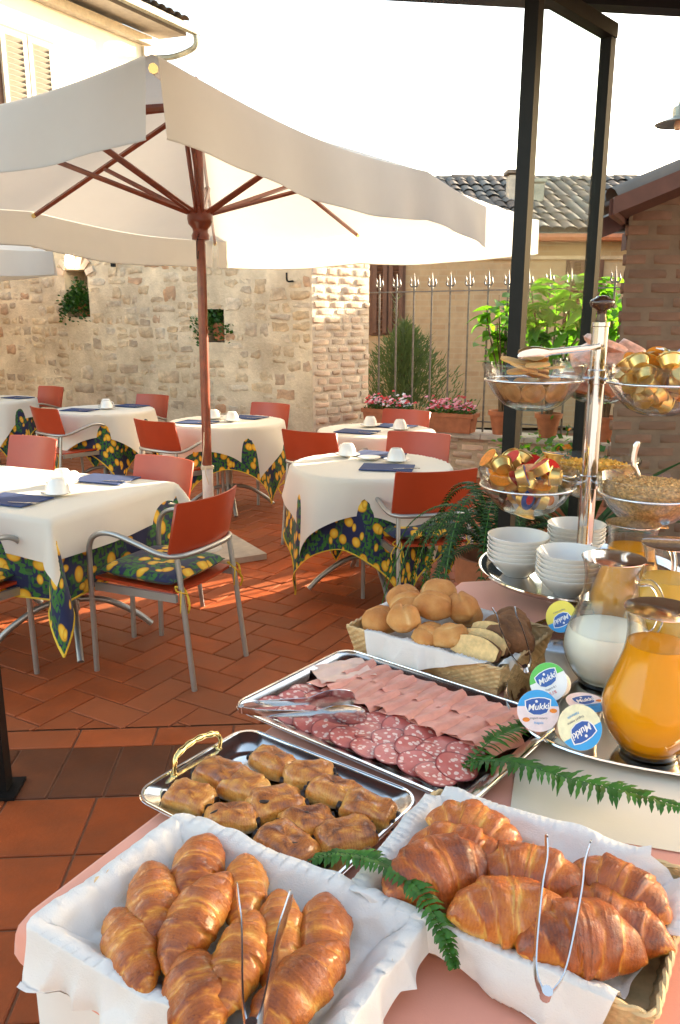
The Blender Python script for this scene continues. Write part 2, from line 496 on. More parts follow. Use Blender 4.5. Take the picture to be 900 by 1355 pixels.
c = mixc(nt, 0.35, c, mixc(nt, 1.0, c, noise_n(nt, co, 9, 6), 'MULTIPLY'))
nt.links.new(c, bs.inputs['Base Color']); bs.inputs['Roughness'].default_value = 0.9
bump_n(nt, bt.outputs[1], -0.4, 0.01, bs)

# navy cloth printed with lemons and leaves
m, nt, bs, out = new_mat('lemon_print')
uv = coords(nt, 'UV')
def vor(scale, sx=1, sy=1, rot=0.0, rnd=0.85):
    mp = nt.nodes.new('ShaderNodeMapping'); mp.inputs['Scale'].default_value = (sx, sy, 1); mp.inputs['Rotation'].default_value = (0, 0, rot)
    nt.links.new(uv, mp.inputs[0])
    v = nt.nodes.new('ShaderNodeTexVoronoi'); v.voronoi_dimensions = '2D'; v.inputs['Scale'].default_value = scale; v.inputs['Randomness'].default_value = rnd
    nt.links.new(mp.outputs[0], v.inputs['Vector'])
    return v
lf = vor(30, 1, 2.3, 0.6); lf2 = vor(27, 2.4, 1, 0.2); lm = vor(10.5, 1, 1.35, 0.5, 1.0); lm2 = vor(10.0, 1.4, 1, -0.3, 1.0)
navy = (0.008, 0.012, 0.060)
leafmask = ramp(nt, lf.outputs['Distance'], [(0.36, 1.0), (0.42, 0.0)])
green = mixc(nt, lf.outputs['Color'], (0.010, 0.060, 0.012), (0.050, 0.17, 0.022))
patch = ramp(nt, noise_n(nt, uv, 5.2, 2), [(0.42, 0.0), (0.47, 1.0)])
c = mixc(nt, math_n(nt, 'MULTIPLY', leafmask, patch), navy, green)
leaf2 = math_n(nt, 'MULTIPLY', ramp(nt, lf2.outputs['Distance'], [(0.26, 1.0), (0.32, 0.0)]), patch)
c = mixc(nt, leaf2, c, (0.03, 0.15, 0.02))
for v_, thr in ((lm, 0.26), (lm2, 0.15)):
    lmask = ramp(nt, v_.outputs['Distance'], [(thr - 0.02, 1.0), (thr + 0.02, 0.0)])
    lcol = ramp(nt, v_.outputs['Distance'], [(0.0, (0.86, 0.60, 0.07)), (thr * 0.8, (0.76, 0.38, 0.01)), (thr, (0.42, 0.17, 0.0))])
    c = mixc(nt, lmask, c, lcol)
nt.links.new(c, bs.inputs['Base Color']); bs.inputs['Roughness'].default_value = 0.8
bs.inputs['Sheen Weight'].default_value = 0.1

# baked crust: pale in the folds, brown and glazed on the ridges ('tone' is the baking of the dough, stored per point)
def crust(name, pale, gold, brown, dark, rough=0.28, coat=0.5, scale=26, flaky=1.0):
    m, nt, bs, out = new_mat(name)
    at = nt.nodes.new('ShaderNodeAttribute'); at.attribute_name = 'tone'
    co = coords(nt)
    f = math_n(nt, 'ADD', at.outputs['Fac'], math_n(nt, 'MULTIPLY_ADD', noise_n(nt, co, scale, 5, 0.65), 0.7, -0.35))
    oi = nt.nodes.new('ShaderNodeObjectInfo')
    f = math_n(nt, 'ADD', f, math_n(nt, 'MULTIPLY_ADD', oi.outputs['Random'], 0.24, -0.12))
    wv = nt.nodes.new('ShaderNodeTexWave'); wv.wave_type = 'BANDS'; wv.bands_direction = 'X'
    wv.inputs['Scale'].default_value = 70; wv.inputs['Distortion'].default_value = 11.0; wv.inputs['Detail'].default_value = 4.0; wv.inputs['Detail Scale'].default_value = 0.9
    nt.links.new(co, wv.inputs['Vector'])
    f = math_n(nt, 'ADD', f, math_n(nt, 'MULTIPLY_ADD', wv.outputs['Fac'], 0.07 * flaky, -0.035 * flaky))
    spots = ramp(nt, noise_n(nt, co, 190, 3, 0.6), [(0.58, 0.0), (0.68, 1.0)])
    f = math_n(nt, 'ADD', f, math_n(nt, 'MULTIPLY', spots, 0.14 * flaky))
    c = ramp(nt, f, [(0.08, pale), (0.36, gold), (0.66, brown), (0.98, dark)])
    nt.links.new(c, bs.inputs['Base Color'])
    rg = math_n(nt, 'MULTIPLY_ADD', noise_n(nt, co, scale * 3, 4, 0.7), 0.8, rough - 0.25)
    nt.links.new(rg, bs.inputs['Roughness'])
    nt.links.new(math_n(nt, 'MULTIPLY', ramp(nt, noise_n(nt, co, 60, 4, 0.7), [(0.42, 0.0), (0.58, 1.0)]), coat), bs.inputs['Coat Weight']); bs.inputs['Coat Roughness'].default_value = 0.10
    bs.inputs['Subsurface Weight'].default_value = 0.08; bs.inputs['Subsurface Radius'].default_value = (0.008, 0.004, 0.002)
    h = math_n(nt, 'ADD', noise_n(nt, co, 130, 5, 0.72), math_n(nt, 'MULTIPLY', wv.outputs['Fac'], 0.06 * flaky))
    bump_n(nt, h, 0.75, 0.0028, bs)
crust('croissant_crust', (0.78, 0.48, 0.13), (0.62, 0.24, 0.028), (0.42, 0.105, 0.009), (0.18, 0.032, 0.004), rough=0.32, coat=0.6)
crust('croissant_dark', (0.76, 0.40, 0.08), (0.58, 0.18, 0.016), (0.38, 0.078, 0.006), (0.13, 0.022, 0.004), rough=0.3, coat=0.65)
crust('pastry_crust', (0.78, 0.50, 0.17), (0.64, 0.29, 0.05), (0.42, 0.125, 0.014), (0.13, 0.028, 0.005), rough=0.28, coat=0.9)
crust('roll_crust', (0.76, 0.52, 0.25), (0.62, 0.31, 0.095), (0.50, 0.20, 0.05), (0.34, 0.12, 0.03), rough=0.62, coat=0.0, flaky=0.15)

# salami: red lean with white fat flecks
m, nt, bs, out = new_mat('salami')
co = coords(nt)
oi = nt.nodes.new('ShaderNodeObjectInfo')
va = nt.nodes.new('ShaderNodeVectorMath'); va.operation = 'ADD'
nt.links.new(co, va.inputs[0]); nt.links.new(oi.outputs['Random'], va.inputs[1])
cs = va.outputs[0]
v = nt.nodes.new('ShaderNodeTexVoronoi'); v.inputs['Scale'].default_value = 125; v.inputs['Randomness'].default_value = 1
nt.links.new(mixc(nt, 0.006, cs, noise_n(nt, cs, 60, 2, out=1)), v.inputs['Vector'])
pick = ramp(nt, v.outputs['Color'], [(0.60, 0.0), (0.62, 1.0)])
fat = math_n(nt, 'MULTIPLY', ramp(nt, v.outputs['Distance'], [(0.50, 1.0), (0.62, 0.0)]), pick)
lean = mixc(nt, noise_n(nt, cs, 45, 4), (0.46, 0.085, 0.072), (0.66, 0.19, 0.15))
sxy = nt.nodes.new('ShaderNodeVectorMath'); sxy.operation = 'MULTIPLY'; sxy.inputs[1].default_value = (1, 1, 0); nt.links.new(co, sxy.inputs[0])
ln_ = nt.nodes.new('ShaderNodeVectorMath'); ln_.operation = 'LENGTH'; nt.links.new(sxy.outputs[0], ln_.inputs[0])
rimc = ramp(nt, math_n(nt, 'MULTIPLY', ln_.outputs['Value'], 25.0), [(0.86, 0.0), (0.93, 1.0)])
nt.links.new(mixc(nt, rimc, mixc(nt, fat, lean, (0.80, 0.55, 0.47)), (0.26, 0.035, 0.035)), bs.inputs['Base Color'])
bs.inputs['Roughness'].default_value = 0.34; bs.inputs['Subsurface Weight'].default_value = 0.15; bs.inputs['Subsurface Radius'].default_value = (0.004, 0.002, 0.001)
bump_n(nt, noise_n(nt, co, 120, 3), 0.2, 0.001, bs)

# ================================================================== THE SETTING
rnd = random.Random(7)

g = MB().add([(-150, -60, -0.05), (150, -60, -0.05), (150, 240, -0.05), (-150, 240, -0.05)], [(0, 1, 2, 3)]).build('ground', 'earth', smooth=0)
tag(g, kind='structure')
floor = MB().box((-1.0, 4.2, -0.022), (17, 14.5, 0.03)).build('floor', 'grout', smooth=0)
tag(floor, kind='structure')

def tile_mb(L, W, bev=0.004, th=0.02):
    b = MB(); x, y = L / 2, W / 2
    b.add([(-x, -y, -th), (x, -y, -th), (x, y, -th), (-x, y, -th), (-x, -y, -0.003), (x, -y, -0.003), (x, y, -0.003), (-x, y, -0.003),
           (-x + bev, -y + bev, 0), (x - bev, -y + bev, 0), (x - bev, y - bev, 0), (-x + bev, y - bev, 0)],
          [(0, 1, 5, 4), (1, 2, 6, 5), (2, 3, 7, 6), (3, 0, 4, 7), (4, 5, 9, 8), (5, 6, 10, 9), (6, 7, 11, 10), (7, 4, 8, 11), (8, 9, 10, 11)])
    return b

def tilt(): return (rnd.uniform(-.004, .004), rnd.uniform(-.004, .004))
BA = R(3.5)                                    # the veranda's line across the floor
bx, by = Vector((math.cos(BA), math.sin(BA), 0)), Vector((-math.sin(BA), math.cos(BA), 0))
B0 = Vector((-1.015, 2.715, 0))                # joint between threshold and border row
def veranda(u, v): return B0 + bx * u + by * v
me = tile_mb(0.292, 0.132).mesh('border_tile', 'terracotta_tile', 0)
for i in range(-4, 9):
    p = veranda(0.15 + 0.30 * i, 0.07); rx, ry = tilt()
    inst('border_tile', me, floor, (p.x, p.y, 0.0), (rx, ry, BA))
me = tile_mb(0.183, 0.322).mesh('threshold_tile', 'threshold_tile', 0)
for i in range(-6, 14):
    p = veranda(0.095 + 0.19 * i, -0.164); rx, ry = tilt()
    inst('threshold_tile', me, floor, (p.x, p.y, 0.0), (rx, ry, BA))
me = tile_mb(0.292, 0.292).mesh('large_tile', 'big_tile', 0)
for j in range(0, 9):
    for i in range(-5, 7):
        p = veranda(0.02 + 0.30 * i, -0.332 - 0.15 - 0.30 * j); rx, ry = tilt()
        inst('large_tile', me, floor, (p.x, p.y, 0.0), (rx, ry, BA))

W_ = 0.15
mh = tile_mb(0.293, 0.143).mesh('herringbone_tile', 'terracotta_tile', 0)
spots = []
for a in range(-75, 76):
    for b in range(-38, 39):
        ox, oy = (a + 2 * b) * W_, (a - 2 * b) * W_
        for k, (cx, cy, rz) in enumerate(((1.0, 0.5, 0.0), (2.5, 0.0, math.pi / 2))):
            lx, ly = ox + cx * W_, oy + cy * W_
            p = Vector((-0.9, 3.4, 0)) + E1 * lx + Vector((-E1.y, E1.x, 0)) * ly
            if p.x < -6.5 or p.x > 4.2 or p.y < 2.4 or p.y > 12: continue
            d = (p - B0).dot(by)
            if d < 0.0: continue
            n_wall = (p - Vector((-0.29, 8.42, 0))).dot(E1)
            if n_wall > 0.45: continue
            spots.append((p, R(60) + rz, d))
# the tiles that show largest become parts one by one, the far ones one joined part
def in_view(p):
    zz = p.y * 0.9723 + 1.57 * 0.2338
    x = p.x / zz
    return abs(x) < 0.46
vis = sorted([s for s in spots if in_view(s[0]) and s[0].x < s[0].y * 0.5], key=lambda s: s[0].length)
near = vis[:290]
near_set = set(id(s) for s in near)
far = MB()
for s in spots:
    p, rz, d = s
    rx, ry = tilt()
    zj = rnd.uniform(-0.0012, 0.0006)
    m = Matrix.Translation((p.x, p.y, zj)) @ Euler((rx, ry, rz)).to_matrix().to_4x4()
    if d < 0.30:                                # cut along the border row
        bm = bmesh.new(); bm.from_mesh(mh); bm.transform(m)
        co = B0 + by * 0.144
        bmesh.ops.bisect_plane(bm, geom=bm.verts[:] + bm.edges[:] + bm.faces[:], plane_co=co, plane_no=-by, clear_outer=True)
        if len(bm.faces) < 3: bm.free(); continue
        me = bpy.data.meshes.new('cut_tile'); bm.to_mesh(me); bm.free(); me.materials.append(MAT['terracotta_tile'])
        if id(s) in near_set: link_mesh('herringbone_tile', me, floor)
        else: far.add([v.co for v in me.vertices], [tuple(q.vertices) for q in me.polygons])
    elif id(s) in near_set:
        inst('herringbone_tile', mh, floor, (p.x, p.y, zj), (rx, ry, rz))
    else:
        far.add([m @ v.co for v in mh.vertices], [tuple(q.vertices) for q in mh.polygons])
tag(far.build('far_tiles', 'terracotta_tile', floor, 0), kind='stuff')

simple('hotel_grey', (0.20, 0.21, 0.24), 0.9)
hw = MB().box((0.4, -3.0, 2.2), (9.0, 0.3, 4.4)).build('hotel_wall', 'hotel_grey', None, 0)
tag(hw, kind='structure')
# ------------------------------------------------------------------ the rubble wall
WO = Vector((-0.29, 8.42, 0))
wall = thing('stone_wall', 'long rubble stone wall behind the tables with two planted niches', 'wall', WO, R(150))
NI = [(3.20, 3.60, 1.62, 2.18), (1.14, 1.44, 1.34, 1.70)]        # niches x0 x1 z0 z1 in the wall's own frame
H_W = 2.95
b = MB()
xs = [0.0, NI[1][0], NI[1][1], NI[0][0], NI[0][1], 7.0]
for i in range(5):
    x0, x1 = xs[i], xs[i + 1]
    hole = NI[1] if i == 1 else NI[0] if i == 3 else None
    zs = [(0, H_W)] if hole is None else [(0, hole[2]), (hole[3], H_W)]
    for z0, z1 in zs:
        if i == 0: b.prism([(0.0, 0.0), (x1, 0.0), (x1, -0.55), (0.15, -0.55)], z0, z1)
        else: b.box(((x0 + x1) / 2, -0.275, (z0 + z1) / 2), (x1 - x0, 0.55, z1 - z0))
    if hole: b.box(((x0 + x1) / 2, -0.42, (hole[2] + hole[3]) / 2), (x1 - x0, 0.2, hole[3] - hole[2]))
b.build('mortar_core', 'mortar', wall, 0)

def stone_mesh(wd, ht, dp, seed, roundness=0.5, amp=1.0):
    """one rubble block: a rounded face standing out of the mortar"""
    r2 = random.Random(seed)
    b = MB()
    nx, nz = 5, 4
    def fn(u, v):
        x, z = (u - .5), (v - .5)
        # pull the corners in
        k = 1 - roundness * 0.55 * (abs(x) * 2) ** 2.5 * (abs(z) * 2) ** 2.5
        x *= k; z *= k
        e = max(abs(u - .5), abs(v - .5)) * 2
        y = -0.02 if e > 0.99 else dp * (0.75 if e > 0.55 else 1.0)
        n = noise.noise_vector(Vector((x * 3 + seed * 1.7, z * 3, seed * 0.31)))
        return (x * wd + n.x * 0.028 * amp, y + (n.y * 0.007 * amp if e <= 0.99 else 0), z * ht + n.z * 0.02 * amp)
    us = [0, 0.09, 0.36, 0.64, 0.91, 1.0]; vs_ = [0, 0.14, 0.5, 0.86, 1.0]
    return b.grid(nx, nz, lambda u, v: fn(us[round(u * nx)], vs_[round(v * nz)]))

seed = 1
cells = []
def split(x0, x1, z0, z1):
    """cut the wall face into uneven blocks, no running courses"""
    wd, ht = x1 - x0, z1 - z0
    lim = 0.022 + 0.05 * rnd.random() ** 2.2
    if (wd * ht < lim and wd < 0.46 and ht < 0.30) or min(wd, ht) < 0.075:
        cells.append((x0, x1, z0, z1)); return
    t = rnd.uniform(0.36, 0.64)
    if wd > ht * rnd.uniform(1.25, 1.9): split(x0, x0 + wd * t, z0, z1); split(x0 + wd * t, x1, z0, z1)
    else: split(x0, x1, z0, z0 + ht * t); split(x0, x1, z0 + ht * t, z1)
for x0, x1, z0, z1 in ((0.0, NI[1][0], 0.55, 2.55), (NI[1][0], NI[1][1], 0.55, NI[1][2]), (NI[1][0], NI[1][1], NI[1][3], 2.55), (NI[1][1], NI[0][0], 0.55, 2.55), (NI[0][0], NI[0][1], 0.55, NI[0][2]), (NI[0][1], 5.25, 0.55, 2.55)):
    split(x0, x1, z0, z1)
rnd.shuffle(cells)
for x0, x1, z0, z1 in cells[:297]:
    seed += 1
    gp = rnd.uniform(0.0, 0.012)
    me = stone_mesh(x1 - x0 - gp, z1 - z0 - gp, rnd.uniform(0.001, 0.011), seed, rnd.uniform(0.2, 0.8), 1.2).mesh('stone', 'rubble', 60)
    inst('stone', me, wall, ((x0 + x1) / 2, 0.0, (z0 + z1) / 2), (0, rnd.uniform(-.06, .06), 0))
# arch bricks round the big niche
arch = MB().box((0, 0, 0), (0.07, 0.05, 0.13)).mesh('arch_brick', 'pale_brick', 0)
for i in range(7):
    a = R(20 + 140 * i / 6)
    inst('arch_brick', arch, wall, (3.40 + 0.27 * math.cos(a), 0.0, 2.08 + 0.24 * math.sin(a)), (0, math.pi / 2 - a, 0))

# the splayed end of the wall in pale brick
ED = Vector((math.cos(R(40)), math.sin(R(40)), 0)); 
pil = thing('brick_wall_end', 'pale brick end face of the stone wall raked by sunlight beside the fence', 'wall', WO, R(45))
MB().prism([(0.004, 0.0), (0.86, 0.0), (0.86, 0.3), (0.004, 0.3)], 0, H_W).build('mortar_core', 'mortar_pale', pil, 0)
z = 0.3
row = 0
while z < 2.75:
    hrow = rnd.uniform(0.055, 0.085)
    x = -0.01 + rnd.uniform(0, 0.08)
    while x < 0.80:
        wd = rnd.uniform(0.12, 0.27)
        if x + wd > 0.85: wd = 0.865 - x
        seed += 1
        me = stone_mesh(wd * 0.99, hrow, rnd.uniform(0.006, 0.024), seed, 0.2, 0.5).mesh('brick', 'pale_brick', 60)
        o = inst('brick', me, pil, (x + wd / 2, 0.0, z + hrow / 2), (0, rnd.uniform(-.03, .03), math.pi))
        x += wd + rnd.uniform(0.008, 0.02)
    z += hrow + rnd.uniform(0.01, 0.018)

# ------------------------------------------------------------------ low wall, fence
FO = Vector((0.36, 8.85, 0))
low = thing('low_wall', 'low brick wall with stone coping that carries the iron fence', 'wall', FO, R(-30))
MB().box((1.75, 0, 0.2), (3.6, 0.30, 0.40)).build('mortar_core', 'mortar', low, 0)
z = 0.02
r_i = 0
while z < 0.36:
    x = -0.02 - (r_i % 2) * 0.12
    while x < 3.5:
        wd = rnd.uniform(0.16, 0.30); seed += 1
        me = stone_mesh(wd, 0.068, rnd.uniform(0.006, 0.016), seed, 0.2, 0.45).mesh('brick', 'pale_brick', 60)
        inst('brick', me, low, (x + wd / 2, -0.15, z + 0.036), (0, 0, math.pi))
        x += wd + 0.014
    z += 0.083; r_i += 1
for i in range(8):
    MB().box((0.2 + 0.455 * i, 0, 0.425), (0.447, 0.38, 0.05), ry=rnd.uniform(-.006, .006)).build('coping_stone', 'slab', low, 0)

fence = thing('iron_fence', 'wrought iron fence with trident tipped bars above the low wall', 'fence', FO, R(-30))
bar = MB()
bar.tube([(0, 0, 0.45), (0, 0, 1.93)], 0.011, 8)
bar_me = bar.mesh('bar', 'fence_iron')
tip = MB()
tip.tube([(0, 0, 1.90), (0, 0, 1.96), (0, 0, 2.06)], [0.012, 0.013, 0.001], 6)
for s in (-1, 1):
    tip.tube(cr([(0, 0, 1.925), (s * 0.028, 0, 1.922), (s * 0.042, 0, 1.945), (s * 0.034, 0, 1.985), (s * 0.044, 0, 2.02)], 4), [0.009] * 12 + [0.007, 0.005, 0.003, 0.002, 0.001], 6)
tip_me = tip.mesh('trident_tip', 'fence_iron')
for i in range(17):
    o = inst('bar', bar_me, fence, (0.074 + 0.203 * i, 0, 0))
    inst('trident_tip', tip_me, o, (0, 0, 0), (0, 0, rnd.uniform(-.15, .15)))
for z in (1.87, 0.56):
    MB().box((1.72, 0, z), (3.5, 0.035, 0.012)).build('rail', 'fence_iron', fence, 0)

# ------------------------------------------------------------------ house beyond the fence
house = thing('neighbour_house', 'tan brick house with grey tiled roof behind the iron fence', 'house', (0, 12.0, 0))
b = MB()
b.box((9.6, 0.2, 1.35), (20, 0.4, 2.70)); b.box((-0.2, 3, 1.35), (0.4, 6, 2.7)); b.box((9.6, 6, 1.35), (20, 0.4, 2.7))
b.build('wall', 'house_brick', house, 0)
MB().prism([(-0.38, 0.2), (-0.38, 6.0), (-0.42, 6.0), (-0.42, 0.2)], 2.7, 2.72).build('gable_sill', 'mortar', house, 0)
MB().add([(-0.4, 0.0, 2.7), (-0.4, 6.2, 2.7), (-0.4, 3.1, 3.86), (0, 0.0, 2.7), (0, 6.2, 2.7), (0, 3.1, 3.86)], [(0, 2, 1), (3, 4, 5), (0, 3, 5, 2), (1, 2, 5, 4), (0, 1, 4, 3)]).build('gable', 'house_brick', house, 0)
MB().box((9.6, -0.02, 2.46), (20.02, 0.06, 0.05)).build('string_course', 'mortar', house, 0)
MB().tube([(-0.6, -0.30, 2.71), (20, -0.30, 2.71)], 0.055, 8).build('gutter', 'terracotta_pot', house)
RS = math.atan2(3.98 - 2.74, 3.35)
rp = MB()
rp.add([(-0.7, -0.25, 2.72), (20, -0.25, 2.72), (20, 3.1, 3.95), (-0.7, 3.1, 3.95), (-0.7, -0.25, 2.78), (20, -0.25, 2.78), (20, 3.1, 4.01), (-0.7, 3.1, 4.01),
        (-0.7, 6.45, 2.72), (20, 6.45, 2.72), (-0.7, 6.45, 2.78), (20, 6.45, 2.78)],
       [(0, 3, 2, 1), (4, 5, 6, 7), (0, 1, 5, 4), (0, 4, 7, 3), (1, 2, 6, 5), (3, 8, 9, 2), (7, 6, 11, 10), (8, 10, 11, 9), (3, 7, 10, 8), (2, 9, 11, 6)])
roof = rp.build('roof', 'roof_tile', house, 0)
t = MB()
def til(u, v):
    a = math.pi * u
    wq = 0.10 - 0.018 * v
    return (-wq * math.cos(a), -0.24 + 0.48 * v, wq * 0.62 * math.sin(a) + 0.012 * (1 - v))
t.grid(5, 1, til)
tile_me = t.mesh('roof_tile', 'roof_tile', 60)
def roof_pt(x, s): return (x, -0.25 + s * math.cos(RS), 2.80 + s * math.sin(RS) * 0.99)
n_t = 0
fartiles = MB()
for j in range(9):
    for i in range(62):
        x = 1.2 + 0.185 * i
        s = 0.22 + 0.40 * j
        if s > 3.45: continue
        y_ = roof_pt(x, s)
        rot = (RS + rnd.uniform(-.03, .03), rnd.uniform(-.04, .04), rnd.uniform(-.05, .05))
        if 1.9 < x < 6.4:
            inst('roof_tile', tile_me, roof, (y_[0] + rnd.uniform(-.012, .012), y_[1], y_[2] + rnd.uniform(-.006, .012)), rot); n_t += 1
        else:
            m = Matrix.Translation(y_) @ Euler(rot).to_matrix().to_4x4()
            fartiles.add([m @ v.co for v in tile_me.vertices], [tuple(q.vertices) for q in tile_me.polygons])
tag(fartiles.build('far_roof_tiles', 'roof_tile', roof, 60), kind='stuff')
rt = MB()
rt.grid(5, 1, lambda u, v: (-0.2 + 0.4 * v, -0.12 * math.cos(math.pi * u) * (1.1 - .2 * v), 0.09 * math.sin(math.pi * u)))
rid_me = rt.mesh('ridge_tile', 'roof_tile', 60)
for i in range(20):
    inst('ridge_tile', rid_me, roof, (1.1 + 0.36 * i, 3.1, 3.99 + rnd.uniform(-.01, .02)), (rnd.uniform(-.05, .05), rnd.uniform(-.05, .05), 0))
# chimneys
def chimney(x, y, w_, h, mat, cap):
    c = MB().box((x, y, 3.0 + h / 2 - 0.1), (w_, w_, h + 0.2)).build('chimney', mat, roof, 0)
    MB().box((x, y, 3.0 + h + 0.05), (w_ * 1.35, w_ * 1.35, 0.05)).build('chimney_cap', cap, c, 0)
chimney(2.78, 1.45, 0.24, 0.80, 'slab', 'roof_tile')
chimney(3.10, 1.35, 0.19, 0.66, 'copper', 'copper')
def shuttered(x0, x1, z0, z1, nl, parent):
    wn = MB().box(((x0 + x1) / 2, -0.01, (z0 + z1) / 2), (x1 - x0 + 0.06, 0.05, z1 - z0 + 0.06)).build('window', 'shutter', parent, 0)
    for k in range(2):
        a0 = x0 + (x1 - x0) / 2 * k + 0.012; a1 = x0 + (x1 - x0) / 2 * (k + 1) - 0.012
        s = MB()
        s.box((a0 + 0.03, -0.06, (z0 + z1) / 2), (0.06, 0.04, z1 - z0)); s.box((a1 - 0.03, -0.06, (z0 + z1) / 2), (0.06, 0.04, z1 - z0))
        for q in range(nl):
            s.box(((a0 + a1) / 2, -0.055, z0 + (z1 - z0) * (q + .5) / nl), (a1 - a0 - 0.12, 0.012, (z1 - z0) / nl * 0.9), rx=R(35))
        s.build('shutter', 'shutter', wn, 0)
shuttered(0.46, 0.92, 1.40, 2.40, 16, house)
shuttered(3.30, 3.78, 1.55, 2.40, 14, house)
shuttered(6.3, 6.9, 1.3, 2.3, 14, house)

# ------------------------------------------------------------------ brick outbuilding on the right
OB = Vector((1.515, 4.40, 0))
shed = thing('brick_outbuilding', 'brown brick outbuilding with sloping brown eave at the right', 'building', OB, 0)
# plan: front along x, left flank running back along E1 to the fence
fl = E1 * 2.85
front_h = lambda x: 2.17 + 0.40 * x
b = MB()
pl = [(0, 0), (3.2, 0.0), (3.2 + fl.x, fl.y), (fl.x, fl.y)]
b.add([(x, y, 0) for x, y in pl] + [(x, y, 2.17 + 0.40 * (x - (fl.x if i > 1 else 0))) for i, (x, y) in enumerate(pl)],
      [(0, 1, 5, 4), (1, 2, 6, 5), (2, 3, 7, 6), (3, 0, 4, 7), (4, 5, 6, 7), (3, 2, 1, 0)])
b.build('mortar_core', 'mortar_dark', shed, 0)
z = 0.02; r_i = 0
while z < 2.6:
    x = 0.0 - (0.125 if r_i % 2 else 0.0)
    while x < 0.98:
        x0, x1 = max(x, -0.012), x + 0.24
        top = front_h((x0 + x1) / 2) - 0.03
        if z + 0.062 < top and x1 - x0 > 0.04:
            seed += 1
            me = stone_mesh(x1 - x0, 0.060, rnd.uniform(0.003, 0.007), seed, 0.08, 0.18).mesh('brick', 'brown_brick', 60)
            inst('brick', me, shed, ((x0 + x1) / 2, 0.0, z + 0.031), (0, rnd.uniform(-.01, .01), math.pi))
        x += 0.254
    z += 0.0735; r_i += 1
# unseen raised block added beyond the right frame edge to shade the parasol
MB().box((3.82, 2.0, 3.6), (4.0, 1.50, 2.4)).build('sun_blocker', 'mortar_dark', shed, 0)
# roof with verge board and soffit
def slope_prism(pts, t0, t1):
    b = MB()
    n = len(pts)
    b.add([(x, y, 2.17 + 0.40 * q + t0) for x, y, q in pts] + [(x, y, 2.17 + 0.40 * q + t1) for x, y, q in pts],
          [tuple(range(n - 1, -1, -1)), tuple(range(n, 2 * n))] + [(i, (i + 1) % n, n + (i + 1) % n, n + i) for i in range(n)])
    return b
rpl = [(-0.20, -0.36, -0.20), (3.3, -0.36, 3.3), (3.3 + fl.x, fl.y, 3.3), (-0.20 + fl.x, fl.y, -0.20)]
sroof = slope_prism(rpl, 0.004, 0.05).build('roof', 'soffit', shed, 0)
slope_prism([(-0.21, -0.385, -0.21), (3.3, -0.385, 3.3), (3.3, -0.362, 3.3), (-0.21, -0.362, -0.21)], -0.020, 0.058).build('verge_board', 'fascia', shed, 0)
slope_prism([(-0.225, -0.36, -0.225), (-0.203, -0.36, -0.203), (-0.203 + fl.x, fl.y, -0.203), (-0.225 + fl.x, fl.y, -0.225)], -0.02, 0.055).build('eave_board', 'fascia', shed, 0)
for i in range(4):
    p0 = E1 * (0.1 + 0.75 * i)
    slope_prism([(p0.x - 0.19, p0.y - 0.03, -0.19), (p0.x + 0.02, p0.y - 0.03, 0.02), (p0.x + 0.02, p0.y + 0.05, 0.02), (p0.x - 0.19, p0.y + 0.05, -0.19)], -0.10, 0.0).build('rafter', 'soffit', shed, 0)
tl2 = MB()
tl2.grid(5, 1, lambda u, v: (-0.22 + 0.44 * v, -(0.09 - .015 * v) * math.cos(math.pi * u), 0.055 * math.sin(math.pi * u)))
tl2_me = tl2.mesh('roof_tile', 'roof_tile', 60)
for j in range(10):
    for i in range(4):
        y = -0.27 + 0.185 * j; x = 0.02 + 0.38 * i + y * 0.577 * (1 if y > 0 else 0)
        q = 0.02 + 0.38 * i
        inst('roof_tile', tl2_me, sroof, (x, y, 2.17 + 0.40 * q + 0.055), (0, -math.atan(0.40), 0))

# ------------------------------------------------------------------ tall cream house, upper left
TC = Vector((-3.55, 16.0, 0))
tall = thing('cream_house', 'sunlit cream plastered house with louvred shutters above the parasol', 'house', TC, R(60))
b = MB(); b.box((-6, 2.5, 3.3), (12, 5, 6.6)); b.build('wall', 'cream_wall', tall, 0)
MB().box((-6, -0.07, 6.50), (12.1, 0.16, 0.14)).build('cornice', 'slab', tall, 0)
MB().box((-6.0, -0.28, 6.68), (12.9, 0.66, 0.07), rx=R(4)).build('soffit', 'shutter_pale', tall, 0)
er = MB().add([(-12.5, -0.68, 6.74), (0.5, -0.68, 6.74), (0.5, 5.7, 8.1), (-12.5, 5.7, 8.1), (-12.5, -0.68, 6.82), (0.5, -0.68, 6.82), (0.5, 5.7, 8.2), (-12.5, 5.7, 8.2)],
     [(0, 3, 2, 1), (4, 5, 6, 7), (0, 1, 5, 4), (1, 2, 6, 5), (2, 3, 7, 6), (3, 0, 4, 7)]).build('roof', 'roof_tile', tall, 0)
for i in range(40):
    inst('roof_tile', tile_me, er, (0.3 - 0.2 * i, -0.50, 6.88), (R(14), 0, rnd.uniform(-.05, .05)))
MB().tube([(-12.4, -0.74, 6.72), (0.62, -0.74, 6.70)], 0.075, 8).build('gutter', 'copper', tall)
MB().tube(cr([(0.55, -0.74, 6.66), (0.55, -0.70, 6.45), (0.45, -0.3, 6.33), (0.12, -0.08, 6.25)], 5), 0.05, 8).build('downpipe_elbow', 'copper', tall)
MB().tube([(0.10, -0.08, 6.27), (0.10, -0.08, 0.2)], 0.05, 8).build('downpipe', 'copper', tall)
MB().box((0.06, -0.02, 3.2), (0.30, 0.10, 6.4)).build('quoin', 'slab', tall, 0)
MB().tube([(-0.5, 2.4, 7.4), (-0.5, 2.4, 9.2)], 0.09, 8).build('flue', 'copper', tall)
